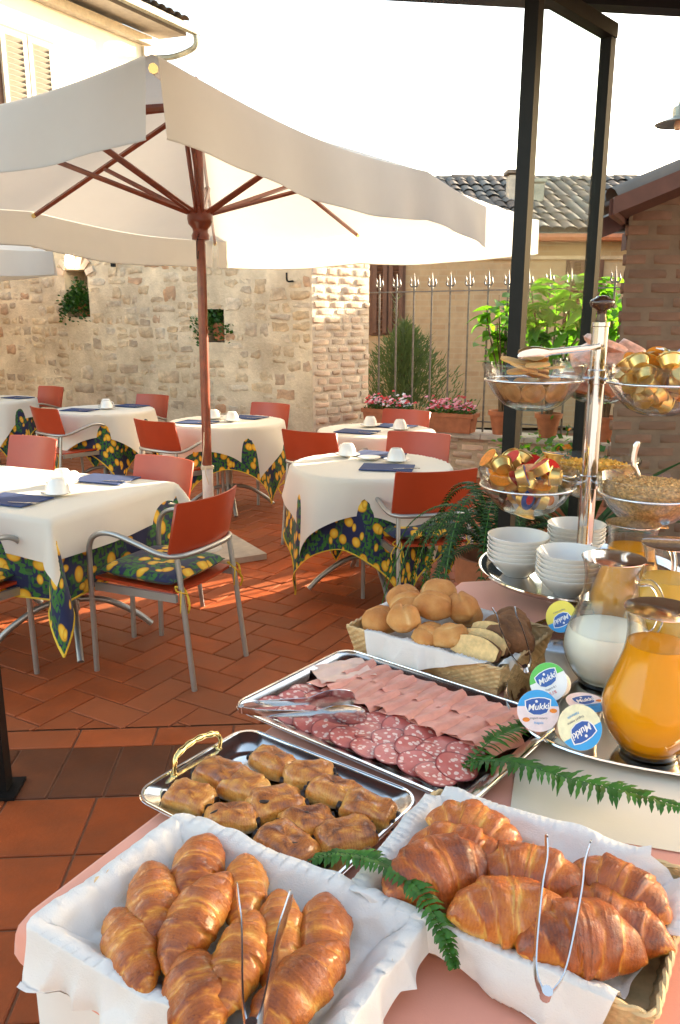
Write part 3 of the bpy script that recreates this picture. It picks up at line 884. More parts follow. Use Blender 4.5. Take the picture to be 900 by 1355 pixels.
def pale_shutters(x0, x1, z0, z1):
    wn = MB().box(((x0 + x1) / 2, -0.02, (z0 + z1) / 2), (x1 - x0 + 0.12, 0.06, z1 - z0 + 0.12)).build('window', 'shutter', tall, 0)
    for k in range(2):
        a0 = x0 + (x1 - x0) / 2 * k + 0.01; a1 = x0 + (x1 - x0) / 2 * (k + 1) - 0.01
        s = MB()
        for ax in (a0 + 0.04, a1 - 0.04): s.box((ax, -0.08, (z0 + z1) / 2), (0.08, 0.05, z1 - z0))
        for az in (z0 + 0.04, z1 - 0.04): s.box(((a0 + a1) / 2, -0.08, az), (a1 - a0 - 0.16, 0.045, 0.08))
        s.build('shutter_frame', 'shutter_pale', wn, 0)
        lv = MB().box((0, 0, 0), (a1 - a0 - 0.16, 0.012, 0.085), rx=R(40)).mesh('louvre', 'shutter_pale', 0)
        for q in range(14): inst('louvre', lv, wn, ((a0 + a1) / 2, -0.08, z0 + 0.12 + (z1 - z0 - 0.24) * q / 13))
pale_shutters(-3.22, -2.22, 4.6, 5.85)

# ------------------------------------------------------------------ veranda: roof edge, posts, glass screen
ver = thing('veranda_roof', 'dark veranda roof edge over the buffet at the top right', 'roof', (0.30, 2.93, 2.6), R(8))
MB().box((0.55, 0.0, 0.06), (3.9, 0.07, 0.12)).build('edge_beam', 'black_iron', ver, 0)
MB().box((0.55, -0.59, 0.10), (3.9, 1.10, 0.03)).build('roof_sheet', 'soffit', ver, 0)
for i in range(5):
    MB().box((-1.2 + 0.85 * i, -0.59, 0.05), (0.05, 1.09, 0.06)).build('rafter', 'black_iron', ver, 0)
p1 = thing('veranda_post', 'black steel veranda post rising behind the glass bowls to the roof', 'post', (0.560, 2.60, 0), R(50), ry=R(0.4))
MB().box((0, 0, 1.32), (0.036, 0.046, 2.64)).build('shaft', 'black_iron', p1, 0)
MB().box((0, 0, 0.006), (0.12, 0.12, 0.012)).build('base_plate', 'black_iron', p1, 0)
p3 = thing('veranda_post', 'black steel veranda post at the left edge of the photo', 'post', (-1.165, 2.43, 0), R(3.5))
MB().box((0, 0, 1.32), (0.06, 0.06, 2.64)).build('shaft', 'black_iron', p3, 0)
MB().box((0, 0, 0.006), (0.13, 0.13, 0.012)).build('base_plate', 'black_iron', p3, 0)
scr = thing('glass_screen', 'clear glass screen in a black steel frame right of the veranda post', 'screen', (0.575, 2.63, 0), R(47))
MB().box((0.49, 0, 1.25), (0.036, 0.040, 2.50)).build('stile', 'black_iron', scr, 0)
MB().box((0.22, 0, 2.525), (0.585, 0.045, 0.045)).build('top_rail', 'black_iron', scr, 0)
MB().box((0.25, 0, 0.09), (0.44, 0.04, 0.06)).build('bottom_rail', 'black_iron', scr, 0)
MB().box((0.245, 0, 1.31), (0.44, 0.006, 2.37)).build('glass_pane', 'pane', scr, 0)
lamp = thing('yard_lamp', 'grey enamel disc lamp on a bent arm at the upper right edge', 'lamp', (1.570, 4.0, 2.46))
MB().lathe([(0.012, 0.035), (0.03, 0.03), (0.06, 0.018), (0.105, 0.0), (0.1, -0.004), (0.05, 0.008), (0.012, 0.012)], 24, closed=True).build('shade', 'copper', lamp)
MB().lathe([(0.022, 0.02), (0.03, 0.022), (0.03, 0.07), (0.012, 0.08), (0, 0.08)], 16).build('socket', 'copper', lamp)
MB().tube(cr([(0, 0, 0.07), (0.015, 0, 0.14), (0.06, 0, 0.19), (0.18, 0.1, 0.2), (0.30, 0.40, 0.05), (0.34, 0.42, -0.12)], 5), 0.010, 8).build('arm', 'copper', lamp)
MB().lathe([(0, -0.03), (0.016, -0.024), (0.02, -0.006), (0.015, 0.02), (0, 0.02)], 14).build('bulb', 'plastic_peach', lamp)
wl = thing('wall_lamp', 'small glowing white lamp on the stone wall above the niche', 'lamp', WO + Vector((-0.866, 0.5, 0)) * 3.38 + Vector((-0.5, -0.866, 0)) * 0.10 + Vector((0, 0, 2.32)))
MB().lathe([(0, -0.13), (0.035, -0.125), (0.06, -0.08), (0.055, -0.02), (0.035, 0.03), (0, 0.03)], 16).build('glass_shade', 'lamp_glow', wl)
MB().tube([(0, 0, 0.03), (0.0, 0.0, 0.08), (0.06, 0.104, 0.09)], 0.012, 6).build('bracket', 'black_iron', wl)
br = MB().box((0, 0, 0), (0.045, 0.06, 0.16)).tube([(0, 0, 0.06), (0, 0.1, 0.1)], 0.012, 6).build('iron_bracket', 'black_iron', None, 0, loc=WO + Vector((-0.866, 0.5, 0)) * 2.70 + Vector((-0.5, -0.866, 0)) * 0.06 + Vector((0, 0, 2.27)))
tag(br, 'dark iron bracket on the stone wall right of the glowing lamp', 'bracket')
hk = MB().tube(cr([(0, 0.06, 0), (0, 0, 0), (-0.05, -0.05, 0.0), (-0.055, -0.055, 0.08)], 4), 0.010, 6).build('iron_hook', 'black_iron', None, loc=WO + Vector((-0.866, 0.5, 0)) * 0.20 + Vector((-0.5, -0.866, 0)) * 0.05 + Vector((0, 0, 1.97)))
tag(hk, 'small bent iron hook in the stone wall near its right end', 'hook')

# ================================================================== PARASOLS
A_, B_, ZA, ZE, VAL = 2.10, 1.56, 2.90, 2.345, 0.245
def make_parasol():
    root = thing('parasol', 'large cream canvas parasol on a red wooden pole in the courtyard', 'parasol', (-0.905, 5.30, 0), R(60), 'parasols', ry=0)
    def can(u, v):
        x, y = 2 * u - 1, 2 * v - 1
        mx = max(abs(x), abs(y)); mn = min(abs(x), abs(y))
        wq = mn / mx if mx > 1e-6 else 0
        sag = 0.050 * mx * math.sin(math.pi * wq) ** 1.0 * (0.4 + 0.6 * mx)
        return (A_ * x * (1 - 0.012 * math.sin(math.pi * wq)), B_ * y * (1 - 0.012 * math.sin(math.pi * wq)), ZA - (ZA - ZE) * mx ** 0.97 - sag)
    MB().grid(40, 40, can).build('canopy', 'canvas', root, 60)
    sides = [((-A_, -B_), (A_, -B_), (0, -1)), ((A_, -B_), (A_, B_), (1, 0)), ((A_, B_), (-A_, B_), (0, 1)), ((-A_, B_), (-A_, -B_), (-1, 0))]
    for k, (p, q, nrm) in enumerate(sides):
        L = math.hypot(q[0] - p[0], q[1] - p[1])
        def val(u, v, p=p, q=q, nrm=nrm, k=k, L=L):
            s = u * (L - 0.05) + 0.025
            t = s / L
            x, y = p[0] + (q[0] - p[0]) * t, p[1] + (q[1] - p[1]) * t
            wq = abs(2 * t - 1)
            sg = math.sin(math.pi * wq)
            x *= (1 - 0.012 * sg) if abs(nrm[0]) else 1; y *= (1 - 0.012 * sg) if abs(nrm[1]) else 1
            z0 = ZE - 0.050 * sg
            fl = 0.020 * v + 0.012 * v * math.sin(s * 5.3 + k) + 0.012 * v * math.sin(s * 11.7 + 2 * k)
            return (x + nrm[0] * (fl + 0.003), y + nrm[1] * (fl + 0.003), z0 + 0.004 - (VAL - 0.012 * math.sin(s * 3.1)) * v)
        vo = MB().grid(54, 6, val).build('valance', 'canvas', root, 60)
        MB().tube([val(i / 80, 1.0) for i in range(81)], 0.004, 5, flat=0.6).build('hem', 'canvas', vo, 60)
    tips = [(sx * A_, sy * B_) for sx in (-1, 1) for sy in (-1, 1)] + [(A_, 0), (-A_, 0), (0, B_), (0, -B_)]
    hub_z = 2.20
    for x, y in tips:
        L = math.hypot(x, y); dx, dy = x / L, y / L
        a = Vector((dx * 0.06, dy * 0.06, ZA - 0.05)); e = Vector((x * 0.985, y * 0.985, ZE - 0.03))
        ax = (e - a)
        rb = MB(); rb.tube([a, e], 0.019, 4, flat=0.6)
        r_o = rb.build('rib', 'wood_red', root, 0)
        MB().tube([e - ax.normalized() * 0.02, e + ax.normalized() * 0.015], 0.016, 8).build('rib_cap', 'brass', r_o)
        mid = a + ax * (0.50 if L < 2.3 else 0.46) - Vector((0, 0, 0.02))
        st = MB()
        off = Vector((-dy, dx, 0)) * 0.012
        for s in (-1, 1): st.tube([Vector((dx * 0.055, dy * 0.055, hub_z + 0.03)) + off * s * 1.6, mid + off * s], 0.0125, 4)
        st.build('strut', 'wood_red', root, 0)
    MB().tube([(0, 0, 0.60), (0, 0, 2.93)], 0.031, 16).build('pole', 'wood_red', root)
    MB().tube([(0, 0, 0.05), (0, 0, 0.62)], 0.037, 16).build('pole_sleeve', 'white_paint', root)
    MB().lathe([(0.03, 2.07), (0.055, 2.075), (0.058, 2.10), (0.048, 2.12), (0.05, 2.14), (0.075, 2.17), (0.082, 2.20), (0.078, 2.25), (0.045, 2.27), (0.03, 2.27)], 20).build('hub', 'wood_red', root)
    MB().lathe([(0.03, 2.82), (0.07, 2.83), (0.07, 2.90), (0.035, 2.92), (0.03, 2.95), (0.035, 2.97), (0.012, 3.02), (0, 3.03)], 16).build('finial', 'wood_red', root)
    MB().tube([(0.035, 0, 2.27), (0.037, 0, 1.4), (0.04, 0.005, 0.66)], 0.003, 5).build('cord', 'rope', root)
    tie = MB()
    for q in range(3): tie.tube([(0.042 * math.cos(a / 6 * math.pi), 0.042 * math.sin(a / 6 * math.pi), 0.60 + 0.008 * q + 0.004 * math.sin(a)) for a in range(12)], 0.004, 5, closed=True)
    tie.tube(cr([(-0.04, -0.02, 0.61), (-0.055, -0.03, 0.57), (-0.05, -0.05, 0.50)], 4), 0.004, 5)
    tie.tube(cr([(-0.04, 0.02, 0.61), (-0.05, -0.01, 0.72), (-0.036, -0.01, 0.85)], 4), 0.003, 5)
    tie.build('rope_tie', 'rope', root)
    pn = MB().tube(cr([(-0.06, -0.03, 2.09), (-0.085, -0.04, 2.05), (-0.09, -0.04, 1.98), (-0.075, -0.035, 1.95), (-0.062, -0.03, 2.0)], 4), 0.003, 5)
    pn.build('chain', 'black_iron', root)
    MB().tube([(0.02, 0.01, 2.10), (-0.10, -0.05, 2.10)], 0.008, 8).build('peg', 'wood_red', root)
    return root
par = make_parasol()
par.rotation_euler = (0, R(0.9), R(60))
par['label'] = 'large cream canvas parasol on a red wooden pole between the tables'
slab = thing('paving_slab', 'square pale paving slab holding up the parasol pole', 'paving slab', (-0.92, 5.27, 0), R(30))
b = MB(); b.box((0, 0, 0.022), (0.62, 0.62, 0.04)); b.build('slab', 'slab', slab, 0)
MB().lathe([(0.11, 0.043), (0.10, 0.06), (0.045, 0.07), (0.042, 0.22), (0.038, 0.22)], 18).build('socket', 'white_paint', slab)
p2 = dup(par, (-5.55, 8.05, 0), R(60), 'second cream parasol whose white edge shows at the far left', 'parasols')

# ================================================================== CHAIRS
ARM = [(0.235, 0.245, 0.0), (0.237, 0.24, 0.25), (0.24, 0.235, 0.50), (0.243, 0.222, 0.615), (0.246, 0.17, 0.665), (0.248, 0.08, 0.675), (0.243, -0.04, 0.645), (0.232, -0.15, 0.61), (0.20, -0.218, 0.60), (0.11, -0.253, 0.602), (0.0, -0.262, 0.603)]
def back_y(x, z): return -0.185 - 0.055 * (1 - (x / 0.225) ** 2) - 0.055 * (z - 0.60) / 0.235
def make_chair(cushion):
    root = thing('armchair', 'armchair', 'chair', (0, 0, 0), 0, 'red and grey armchairs round the tables')
    half = cr(ARM, 5)
    path = half + [Vector((-p.x, p.y, p.z)) for p in reversed(half[:-1])]
    MB().tube(path, 0.0125, 8).build('arm_frame', 'grey_tube', root, 60)
    for s in (-1, 1):
        MB().tube([(s * 0.195, -0.215, 0.60), (s * 0.20, -0.235, 0.44), (s * 0.208, -0.285, 0.0)], 0.0125, 8).build('leg', 'grey_tube', root, 60)
        MB().box((s * 0.222, 0.0, 0.415), (0.016, 0.45, 0.035), rx=R(-1)).build('seat_rail', 'grey_tube', root, 0)
    def seat(u, v):
        x, y = (u - .5) * 0.43, -0.20 + 0.43 * v
        return (x, y, 0.445 - 0.012 * math.cos(math.pi * (u - .5)) + 0.01 * v)
    b = MB(); b.grid(8, 6, seat)
    n = len(b.v); top = list(b.v); b2 = MB()
    b2.add(top, b.f); b2.add([(x, y, z - 0.014) for x, y, z in top], [tuple(reversed(q)) for q in b.f])
    edge = [i for i in range(9)] + [8 + 9 * j for j in range(1, 7)] + [54 + i for i in range(7, -1, -1)] + [9 * j for j in range(5, 0, -1)]
    for i, e in enumerate(edge):
        e2 = edge[(i + 1) % len(edge)]; b2.f.append((e2, e, e + n, e2 + n))
    b2.build('seat', 'chair_red', root, 40)
    b3 = MB()
    xs_ = [(-0.225 + 0.45 * i / 14) for i in range(15)]
    vs = []
    for th in (0.0, -0.011):
        for z in (0.598, 0.605, 0.72, 0.828, 0.836):
            for x in xs_:
                xx = x * (0.97 if z in (0.598, 0.836) else 1.0)
                vs.append((xx, back_y(xx, z) + th, z))
    fs = []
    for layer in range(2):
        o_ = layer * 75
        for j in range(4):
            for i in range(14):
                a = o_ + j * 15 + i
                q = (a, a + 1, a + 16, a + 15); fs.append(q if layer == 0 else tuple(reversed(q)))
    bd = list(range(15)) + [14 + 15 * j for j in range(1, 5)] + [60 + i for i in range(13, -1, -1)] + [15 * j for j in range(3, 0, -1)]
    for i, e in enumerate(bd):
        e2 = bd[(i + 1) % len(bd)]; fs.append((e2, e, e + 75, e2 + 75))
    b3.add(vs, fs); b3.build('backrest', 'chair_red', root, 50)
    if cushion:
        def cu(u, v, top=True):
            x, y = (u - .5) * 2, (v - .5) * 2
            d = max(0.0, (1 - abs(x) ** 5)) * max(0.0, (1 - abs(y) ** 5))
            puff = 0.030 * d ** 0.35
            tuft = 0.012 * math.exp(-((x * x + y * y) / 0.06))
            pinch = 1 - 0.04 * (x * x * y * y)
            z = 0.478 + (puff - tuft if top else -0.026 * d ** 0.3) + 0.006 * v
            return (x * 0.215 * pinch, 0.015 + y * 0.21 * pinch, z)
        cuv = lambda u, v: (u * 0.32, v * 0.32)
        c = MB(); c.grid(18, 18, lambda u, v: cu(u, v), cuv); c.grid(18, 18, lambda u, v: cu(u, v, False), cuv)
        cush = c.build('cushion', 'lemon_print', root, 60)
        for s in (-1, 1):
            t = MB()
            for q in range(3):
                a = 0.6 + q * 0.9
                t.tube(cr([(s * 0.20, -0.20, 0.462), (s * 0.205 + 0.03 * math.cos(a) * s, -0.235, 0.455), (s * 0.205 + 0.045 * math.cos(a * 2), -0.255 - 0.01 * q, 0.43 - 0.015 * q), (s * 0.205 + 0.03 * math.sin(a * 3), -0.25, 0.385 - 0.02 * q)], 4), 0.005, 5, flat=0.5)
            t.build('cushion_tie', 'tie_yellow', cush, 60)
    return root
def place_chair(src, x, y, fwd, label):
    o = src if 'placed' not in src else dup(src, (0, 0, 0), 0, label)
    src['placed'] = 1
    o.location = (x, y, 0); o.rotation_euler = (0, 0, R(fwd - 90)); o['label'] = label
    if 'placed' in o and o is not src: del o['placed']
    return o
ch_c, ch_p = make_chair(True), make_chair(False)
place_chair(ch_c, -0.80, 3.50, 154, 'armchair with lemon cushion at the right end of the long table')
place_chair(ch_c, 0.427, 4.21, 106, 'armchair with lemon cushion behind the bread basket, back half hidden by fern')
place_chair(ch_c, -1.715, 3.27, 60, 'armchair cut by the left edge of the photo, its arm and front leg showing')
place_chair(ch_c, -0.09, 5.66, 59, 'dark orange chair back just left of the nearest round table')
place_chair(ch_p, 0.43, 5.12, 245, 'salmon chair directly behind the nearest round table, facing the camera')
place_chair(ch_p, -1.11, 4.13, 236, 'orange chair behind the long table, just left of the parasol pole')
place_chair(ch_p, -2.12, 4.92, 240, 'orange chair behind the long table at the far left edge')
place_chair(ch_p, -2.44, 7.16, 50, 'red chair with bare seat in front of the middle left round table')
place_chair(ch_p, -1.28, 6.25, 55, 'red chair left of the pole, turned to the table behind the pole')
place_chair(ch_p, -2.055, 8.00, 238, 'pale red chair against the wall behind the middle left table')
place_chair(ch_p, -3.48, 9.06, 236, 'pale red chair against the wall at the far left, below the niche')
place_chair(ch_p, -0.776, 7.13, 236, 'pale red chair against the wall behind the table at the pole')
place_chair(ch_p, 0.435, 6.55, 238, 'pale red chair behind the farthest right table below the flower boxes')
for c in (ch_c, ch_p):
    if 'placed' in c: del c['placed']

# ================================================================== TABLES
def drape(half, shape, top, rot, folds, seed, flare=0.05, n=44, drop_k=0.97):
    """a square cloth of half-width `half` laid over a table whose outline is `shape`"""
    b = MB()
    cr_, sr_ = math.cos(rot), math.sin(rot)
    def fn(u, v):
        hx, hy = half if isinstance(half, tuple) else (half, half)
        px, py = (2 * u - 1) * hx, (2 * v - 1) * hy
        x, y = px * cr_ - py * sr_, px * sr_ + py * cr_
        if shape[0] == 'round':
            r = math.hypot(x, y); rr = shape[1]
            if r <= rr: bxp, d, nx, ny = (x, y), 0.0, 0, 0
            else: nx, ny = x / r, y / r; bxp, d = (nx * rr, ny * rr), r - rr
            ang = math.atan2(y, x)
        else:
            ax, ay = shape[1], shape[2]
            cx_, cy_ = max(-ax, min(ax, x)), max(-ay, min(ay, y))
            d = math.hypot(x - cx_, y - cy_)
            bxp = (cx_, cy_)
            nx, ny = ((x - cx_) / d, (y - cy_) / d) if d > 1e-6 else (0, 0)
            ang = math.atan2(ny, nx) * 1.0 + (cx_ + cy_) * 2.2
        if d <= 0: return (x, y, top + 0.002 * noise.noise(Vector((x * 6, y * 6, seed))) + 0.0012 * noise.noise(Vector((x * 22, y * 9, seed))))
        wv = math.sin(ang * folds + seed) * 0.5 + 0.35 * noise.noise(Vector((nx * 3 + bxp[0] * 3, ny * 3 + bxp[1] * 3, seed)))
        out = 0.006 + flare * d * (1.2 + wv * 1.6) + 0.06 * d * wv
        if shape[0] != 'round' and nx * ny: out += 0.55 * d * min(abs(nx), abs(ny))
        e = min(d, 0.02)
        return (bxp[0] + nx * (out + e * 0.4), bxp[1] + ny * (out + e * 0.4), top - max(0, d - 0.008) * drop_k)
    k = 1.0
    hx, hy = half if isinstance(half, tuple) else (half, half)
    b.grid(n, n, fn, lambda u, v: (u * hx * 1.25 + seed * 0.13, v * hy * 1.25 + seed * 0.07))
    return b
def base_parts(root, ln=0.0):
    for cx in ([0.0] if not ln else [-ln, ln]):
        MB().tube([(cx, 0, 0.14), (cx, 0, 0.72)], 0.03, 12).build('column', 'grey_tube', root)
        for i in range(4):
            a = R(45 + 90 * i)
            dx, dy = math.cos(a), math.sin(a)
            MB().tube(cr([(cx + dx * 0.02, dy * 0.02, 0.20), (cx + dx * 0.16, dy * 0.16, 0.175), (cx + dx * 0.30, dy * 0.30, 0.09), (cx + dx * 0.38, dy * 0.38, 0.016)], 5), 0.0165, 8).build('foot', 'grey_tube', root, 60)
def make_table(x, y, rz, shape, uh, urot, ufold, th, trot, tfold, seed, lab, lab_u, lab_t):
    root = thing('dining_table', lab, 'table', (x, y, 0), rz, 'dining tables in the courtyard')
    if shape[0] == 'round': MB().lathe([(0, 0.72), (shape[1] - 0.006, 0.72), (shape[1] - 0.006, 0.743), (0, 0.743)], 36).build('tabletop', 'wood_red', root, 30)
    else: MB().box((0, 0, 0.731), (2 * shape[1] - 0.012, 2 * shape[2] - 0.012, 0.024)).build('tabletop', 'wood_red', root, 0)
    base_parts(root, 0.38 if shape[0] != 'round' else 0)
    u = drape(uh, shape, 0.746, urot, ufold, seed).build('lemon_tablecloth', 'lemon_print', None, 70, (x, y, 0), (0, 0, rz))
    tag(u, lab_u, 'tablecloth', 'lemon print undercloths')
    s2 = ('round', shape[1] + 0.010) if shape[0] == 'round' else ('rect', shape[1] + 0.010, shape[2] + 0.010)
    t = drape(th, s2, 0.752, trot, tfold, seed + 3, flare=0.115, n=64).build('white_tablecloth', 'table_linen', None, 70, (x, y, 0), (0, 0, rz))
    tag(t, lab_t, 'tablecloth', 'pale linen tablecloths')
    if uh:
        # yellow hem of the undercloth
        hm = MB(); n = 44; V = [v.co for v in u.data.vertices]
    return root
TB = [
 ('long left foreground', -1.70, 3.965, R(-24), ('rect', 0.70, 0.43), (1.09, 0.81), 0, 3, (0.90, 0.63), 0, 3, 1.0, 'the long table in the left foreground'),
 ('nearest round', 0.18, 4.60, R(-30), ('round', 0.45), 0.86, R(8), 7, 0.67, R(24), 6, 2.3, 'the nearest round table'),
 ('far right round', 0.28, 6.10, R(-30), ('round', 0.43), 0.74, R(35), 6, 0.62, R(10), 6, 4.1, 'the far round table below the flower boxes'),
 ('round at the pole', -0.95, 6.68, R(-30), ('round', 0.46), 0.80, R(38), 7, 0.66, R(20), 6, 5.2, 'the round table behind the parasol pole'),
 ('middle left round', -2.26, 7.60, R(-30), ('round', 0.45), 0.80, R(15), 7, 0.68, R(40), 6, 6.7, 'the round table at middle left'),
 ('far left round', -3.80, 8.60, R(-30), ('round', 0.48), 0.82, R(30), 7, 0.68, R(15), 6, 7.9, 'the table at the far left edge'),
]
for nm, x, y, rz, sh, uh, ur, uf, th, tr_, tf, sd, where in TB:
    make_table(x, y, rz, sh, uh, ur, uf, th, tr_, tf, sd, nm + (' table' if 'round' in nm else ' dining table') + ' under two cloths on grey metal feet',
               'navy lemon print undercloth of ' + where, 'cream white top cloth of ' + where)
def hem_of(o):
    me = o.data; n = 44
    return [[me.vertices[i].co.copy() for i in ids] for ids in ([j for j in range(n + 1)], [(n + 1) * j + n for j in range(n + 1)], [(n + 1) * n + j for j in range(n, -1, -1)], [(n + 1) * j for j in range(n, -1, -1)])]
for o in [o for o in COL.objects if o.name.startswith('lemon_tablecloth')]:
    h = MB()
    for side in hem_of(o): h.tube(side, 0.006, 5, flat=0.4)
    h.build('yellow_hem', 'tie_yellow', o, 60)

# crockery on the tables
cup_b = MB().lathe([(0.0, 0.060), (0.024, 0.060), (0.028, 0.056), (0.032, 0.050), (0.042, 0.028), (0.045, 0.006), (0.046, 0.003), (0.043, 0.003), (0.040, 0.028), (0.030, 0.048), (0.0, 0.054)], 22)
cup_me = cup_b.mesh('cup', 'porcelain', 40)
hd_me = MB().tube(cr([(0.040, 0, 0.018), (0.060, 0, 0.014), (0.066, 0, 0.030), (0.054, 0, 0.044), (0.036, 0, 0.045)], 4), 0.0045, 6).mesh('handle', 'porcelain', 60)
sau_me = MB().lathe([(0, 0.004), (0.035, 0.003), (0.055, 0.009), (0.072, 0.016), (0.073, 0.018), (0.055, 0.0125), (0.03, 0.007), (0, 0.007)], 26).mesh('saucer', 'porcelain', 40)
nap_me = MB().box((0, 0, 0.004), (0.30, 0.21, 0.006)).mesh('napkin', 'blue_napkin', 0)
fk = MB().box((0, 0, 0.003), (0.10, 0.008, 0.003)); 
for q in range(4): fk.box((0.075, -0.0085 + 0.0057 * q, 0.004), (0.05, 0.0025, 0.002))
fk.box((0.05, 0, 0.0035), (0.012, 0.02, 0.0025))
fork_me = fk.mesh('fork', 'steel', 0)
TT = 0.7555
def setting(x, y, rz, where, cup2=False, cut=True):
    s = link_mesh('saucer', sau_me, None, (x, y, TT)); tag(s, 'white saucer under a cup ' + where, 'saucer', 'saucers on the tables')
    c = link_mesh('cup', cup_me, None, (x, y, TT + 0.0085), (0, 0, rz)); tag(c, 'white cup turned upside down ' + where, 'cup', 'cups on the tables')
    c.scale = (1.25,) * 3; s.scale = (1.1, 1.1, 1)
    inst('handle', hd_me, c, (0, 0, 0))
def napkin(x, y, rz, where):
    n = link_mesh('napkin', nap_me, None, (x, y, TT), (0, 0, rz)); tag(n, 'folded blue paper napkin ' + where, 'napkin', 'blue napkins on the tables')
    f = link_mesh('fork', fork_me, None, (x + 0.11 * math.cos(rz - .6), y + 0.11 * math.sin(rz - .6), TT + 0.0075), (0, 0, rz + 0.2)); tag(f, 'steel fork lying on the napkin ' + where, 'fork', 'forks on the tables')
LT = 'on the long left table'
setting(-1.36, 3.74, 2.0, 'nearer the camera ' + LT); setting(-1.42, 3.98, 0.5, 'farther back ' + LT)
napkin(-1.24, 4.12, R(-20), 'at the back right ' + LT); napkin(-1.53, 3.62, R(-22), 'at the near edge ' + LT)
NT = 'on the nearest round table'
setting(0.045, 4.86, 2.2, 'at the back left ' + NT); setting(0.335, 4.66, 1.0, 'at the right ' + NT); napkin(0.27, 4.46, R(-10), 'at the front ' + NT); napkin(0.24, 4.92, R(-30), 'at the back ' + NT)
s = link_mesh('saucer', sau_me, None, (0.175, 4.74, TT)); tag(s, 'empty white saucer in the middle ' + NT, 'saucer', 'saucers on the tables')
FT = 'on the table below the flower boxes'
setting(0.24, 6.28, 1.0, 'at the back ' + FT); setting(0.46, 6.08, 2.0, 'at the right ' + FT); napkin(0.13, 5.98, R(-25), 'at the front ' + FT); napkin(0.44, 6.30, R(-30), 'at the back ' + FT)
PT = 'on the table behind the pole'
setting(-1.08, 6.78, 1.0, 'at the left ' + PT); setting(-0.90, 6.62, 2.0, 'at the right ' + PT); napkin(-1.18, 6.56, R(-20), 'at the left ' + PT); napkin(-0.80, 6.90, R(-30), 'at the back ' + PT)
MT = 'on the middle left round table'
setting(-2.22, 7.58, 1.0, 'at the front ' + MT); setting(-2.27, 7.74, 1.5, 'at the back ' + MT); napkin(-2.45, 7.48, R(-15), 'at the left ' + MT); napkin(-2.06, 7.86, R(-30), 'at the back right ' + MT)
XT = 'on the far left table'
setting(-3.72, 8.52, 1.0, 'at the right ' + XT); napkin(-3.52, 8.72, R(-30), 'at the right ' + XT)

# ================================================================== PLANTERS AND PLANTS
def leaf_mesh(L, W, mat, droop=0.25, fold=0.15, n=5):
    b = MB()
    def fn(u, v):
        t = u
        wd = W * (math.sin(math.pi * min(1, t ** 0.75)) ** 0.8) * 0.5 if 0 < t < 1 else 0.0005
        s = 2 * v - 1
        return (L * t, wd * s, -droop * L * t * t + fold * abs(s) * wd * 2)
    b.grid(n, 2, fn)
    return b.mesh('leaf', mat, 180)
def flower_box(x, y, rz, lab, cols, seed):
    r2 = random.Random(seed)
    root = thing('flower_box', lab, 'planter', (x, y, 0.45), rz, 'terracotta flower boxes on the low wall')
    b = MB(); hx, hy, h = 0.27, 0.10, 0.20
    def ring(k, z): return [(sx * hx * k, sy * (hy if k > .5 else hy) * k, z) for sx, sy in ((-1, -1), (1, -1), (1, 1), (-1, 1))]
    prof = [(0.90, 0.0), (0.97, 0.155), (1.04, 0.157), (1.05, 0.20), (0.96, 0.20), (0.94, 0.17)]
    vs = []; fs = []
    for k, z in prof: vs += ring(k, z)
    for i in range(len(prof) - 1):
        for j in range(4): fs.append((i * 4 + j, i * 4 + (j + 1) % 4, (i + 1) * 4 + (j + 1) % 4, (i + 1) * 4 + j))
    fs.append((3, 2, 1, 0)); fs.append((20, 21, 22, 23))
    b.add(vs, fs); b.build('box', 'terracotta_pot', root, 0)
    f = MB(); fl = {c: MB() for c in cols}
    for i in range(420):
        p = Vector((r2.uniform(-.26, .26), r2.gauss(0, .06), 0.19 + abs(r2.gauss(0, .055))))
        a, e, s = r2.uniform(0, 6.28), r2.uniform(-.3, .9), r2.uniform(.02, .042)
        d = Vector((math.cos(a) * math.cos(e), math.sin(a) * math.cos(e), math.sin(e))); q = d.orthogonal().normalized()
        f.add([p, p + d * s * .5 + q * s * .35, p + d * s, p + d * s * .5 - q * s * .35], [(0, 1, 2, 3)])
    tag(f.build('foliage', 'leaf_mid', root, 0), kind='stuff')
    for i in range(150):
        c = r2.choice(cols)
        p = Vector((r2.uniform(-.26, .26), r2.gauss(0, .065), 0.24 + abs(r2.gauss(0, .05))))
        for k in range(5):
            a = k * 1.2566 + r2.uniform(-.2, .2); s = r2.uniform(.015, .027)
            tl = Vector((r2.uniform(-.3, .3), r2.uniform(-.9, -.3), 1)).normalized()
            e1 = tl.orthogonal().normalized(); e2 = tl.cross(e1)
            d = e1 * math.cos(a) + e2 * math.sin(a); q = tl.cross(d)
            fl[c].add([p, p + d * s * .6 + q * s * .45, p + d * s + tl * s * .1, p + d * s * .6 - q * s * .45], [(0, 1, 2, 3)])
    for c in fl: tag(fl[c].build('blossoms', c, root, 0), kind='stuff')
    return root
def on_fence(t, off): return FO + Vector((0.866, -0.5, 0)) * t + Vector((-0.5, -0.866, 0)) * off
p = on_fence(0.26, 0.12); flower_box(p.x, p.y, R(-30), 'terracotta box of white and pink flowers next to the wall end', ['petal_pink', 'plastic_white', 'petal_red'], 3)
p = on_fence(0.98, 0.12); flower_box(p.x, p.y, R(-30), 'terracotta box of red and pink flowers right of the first box', ['petal_red', 'petal_pink'], 4)

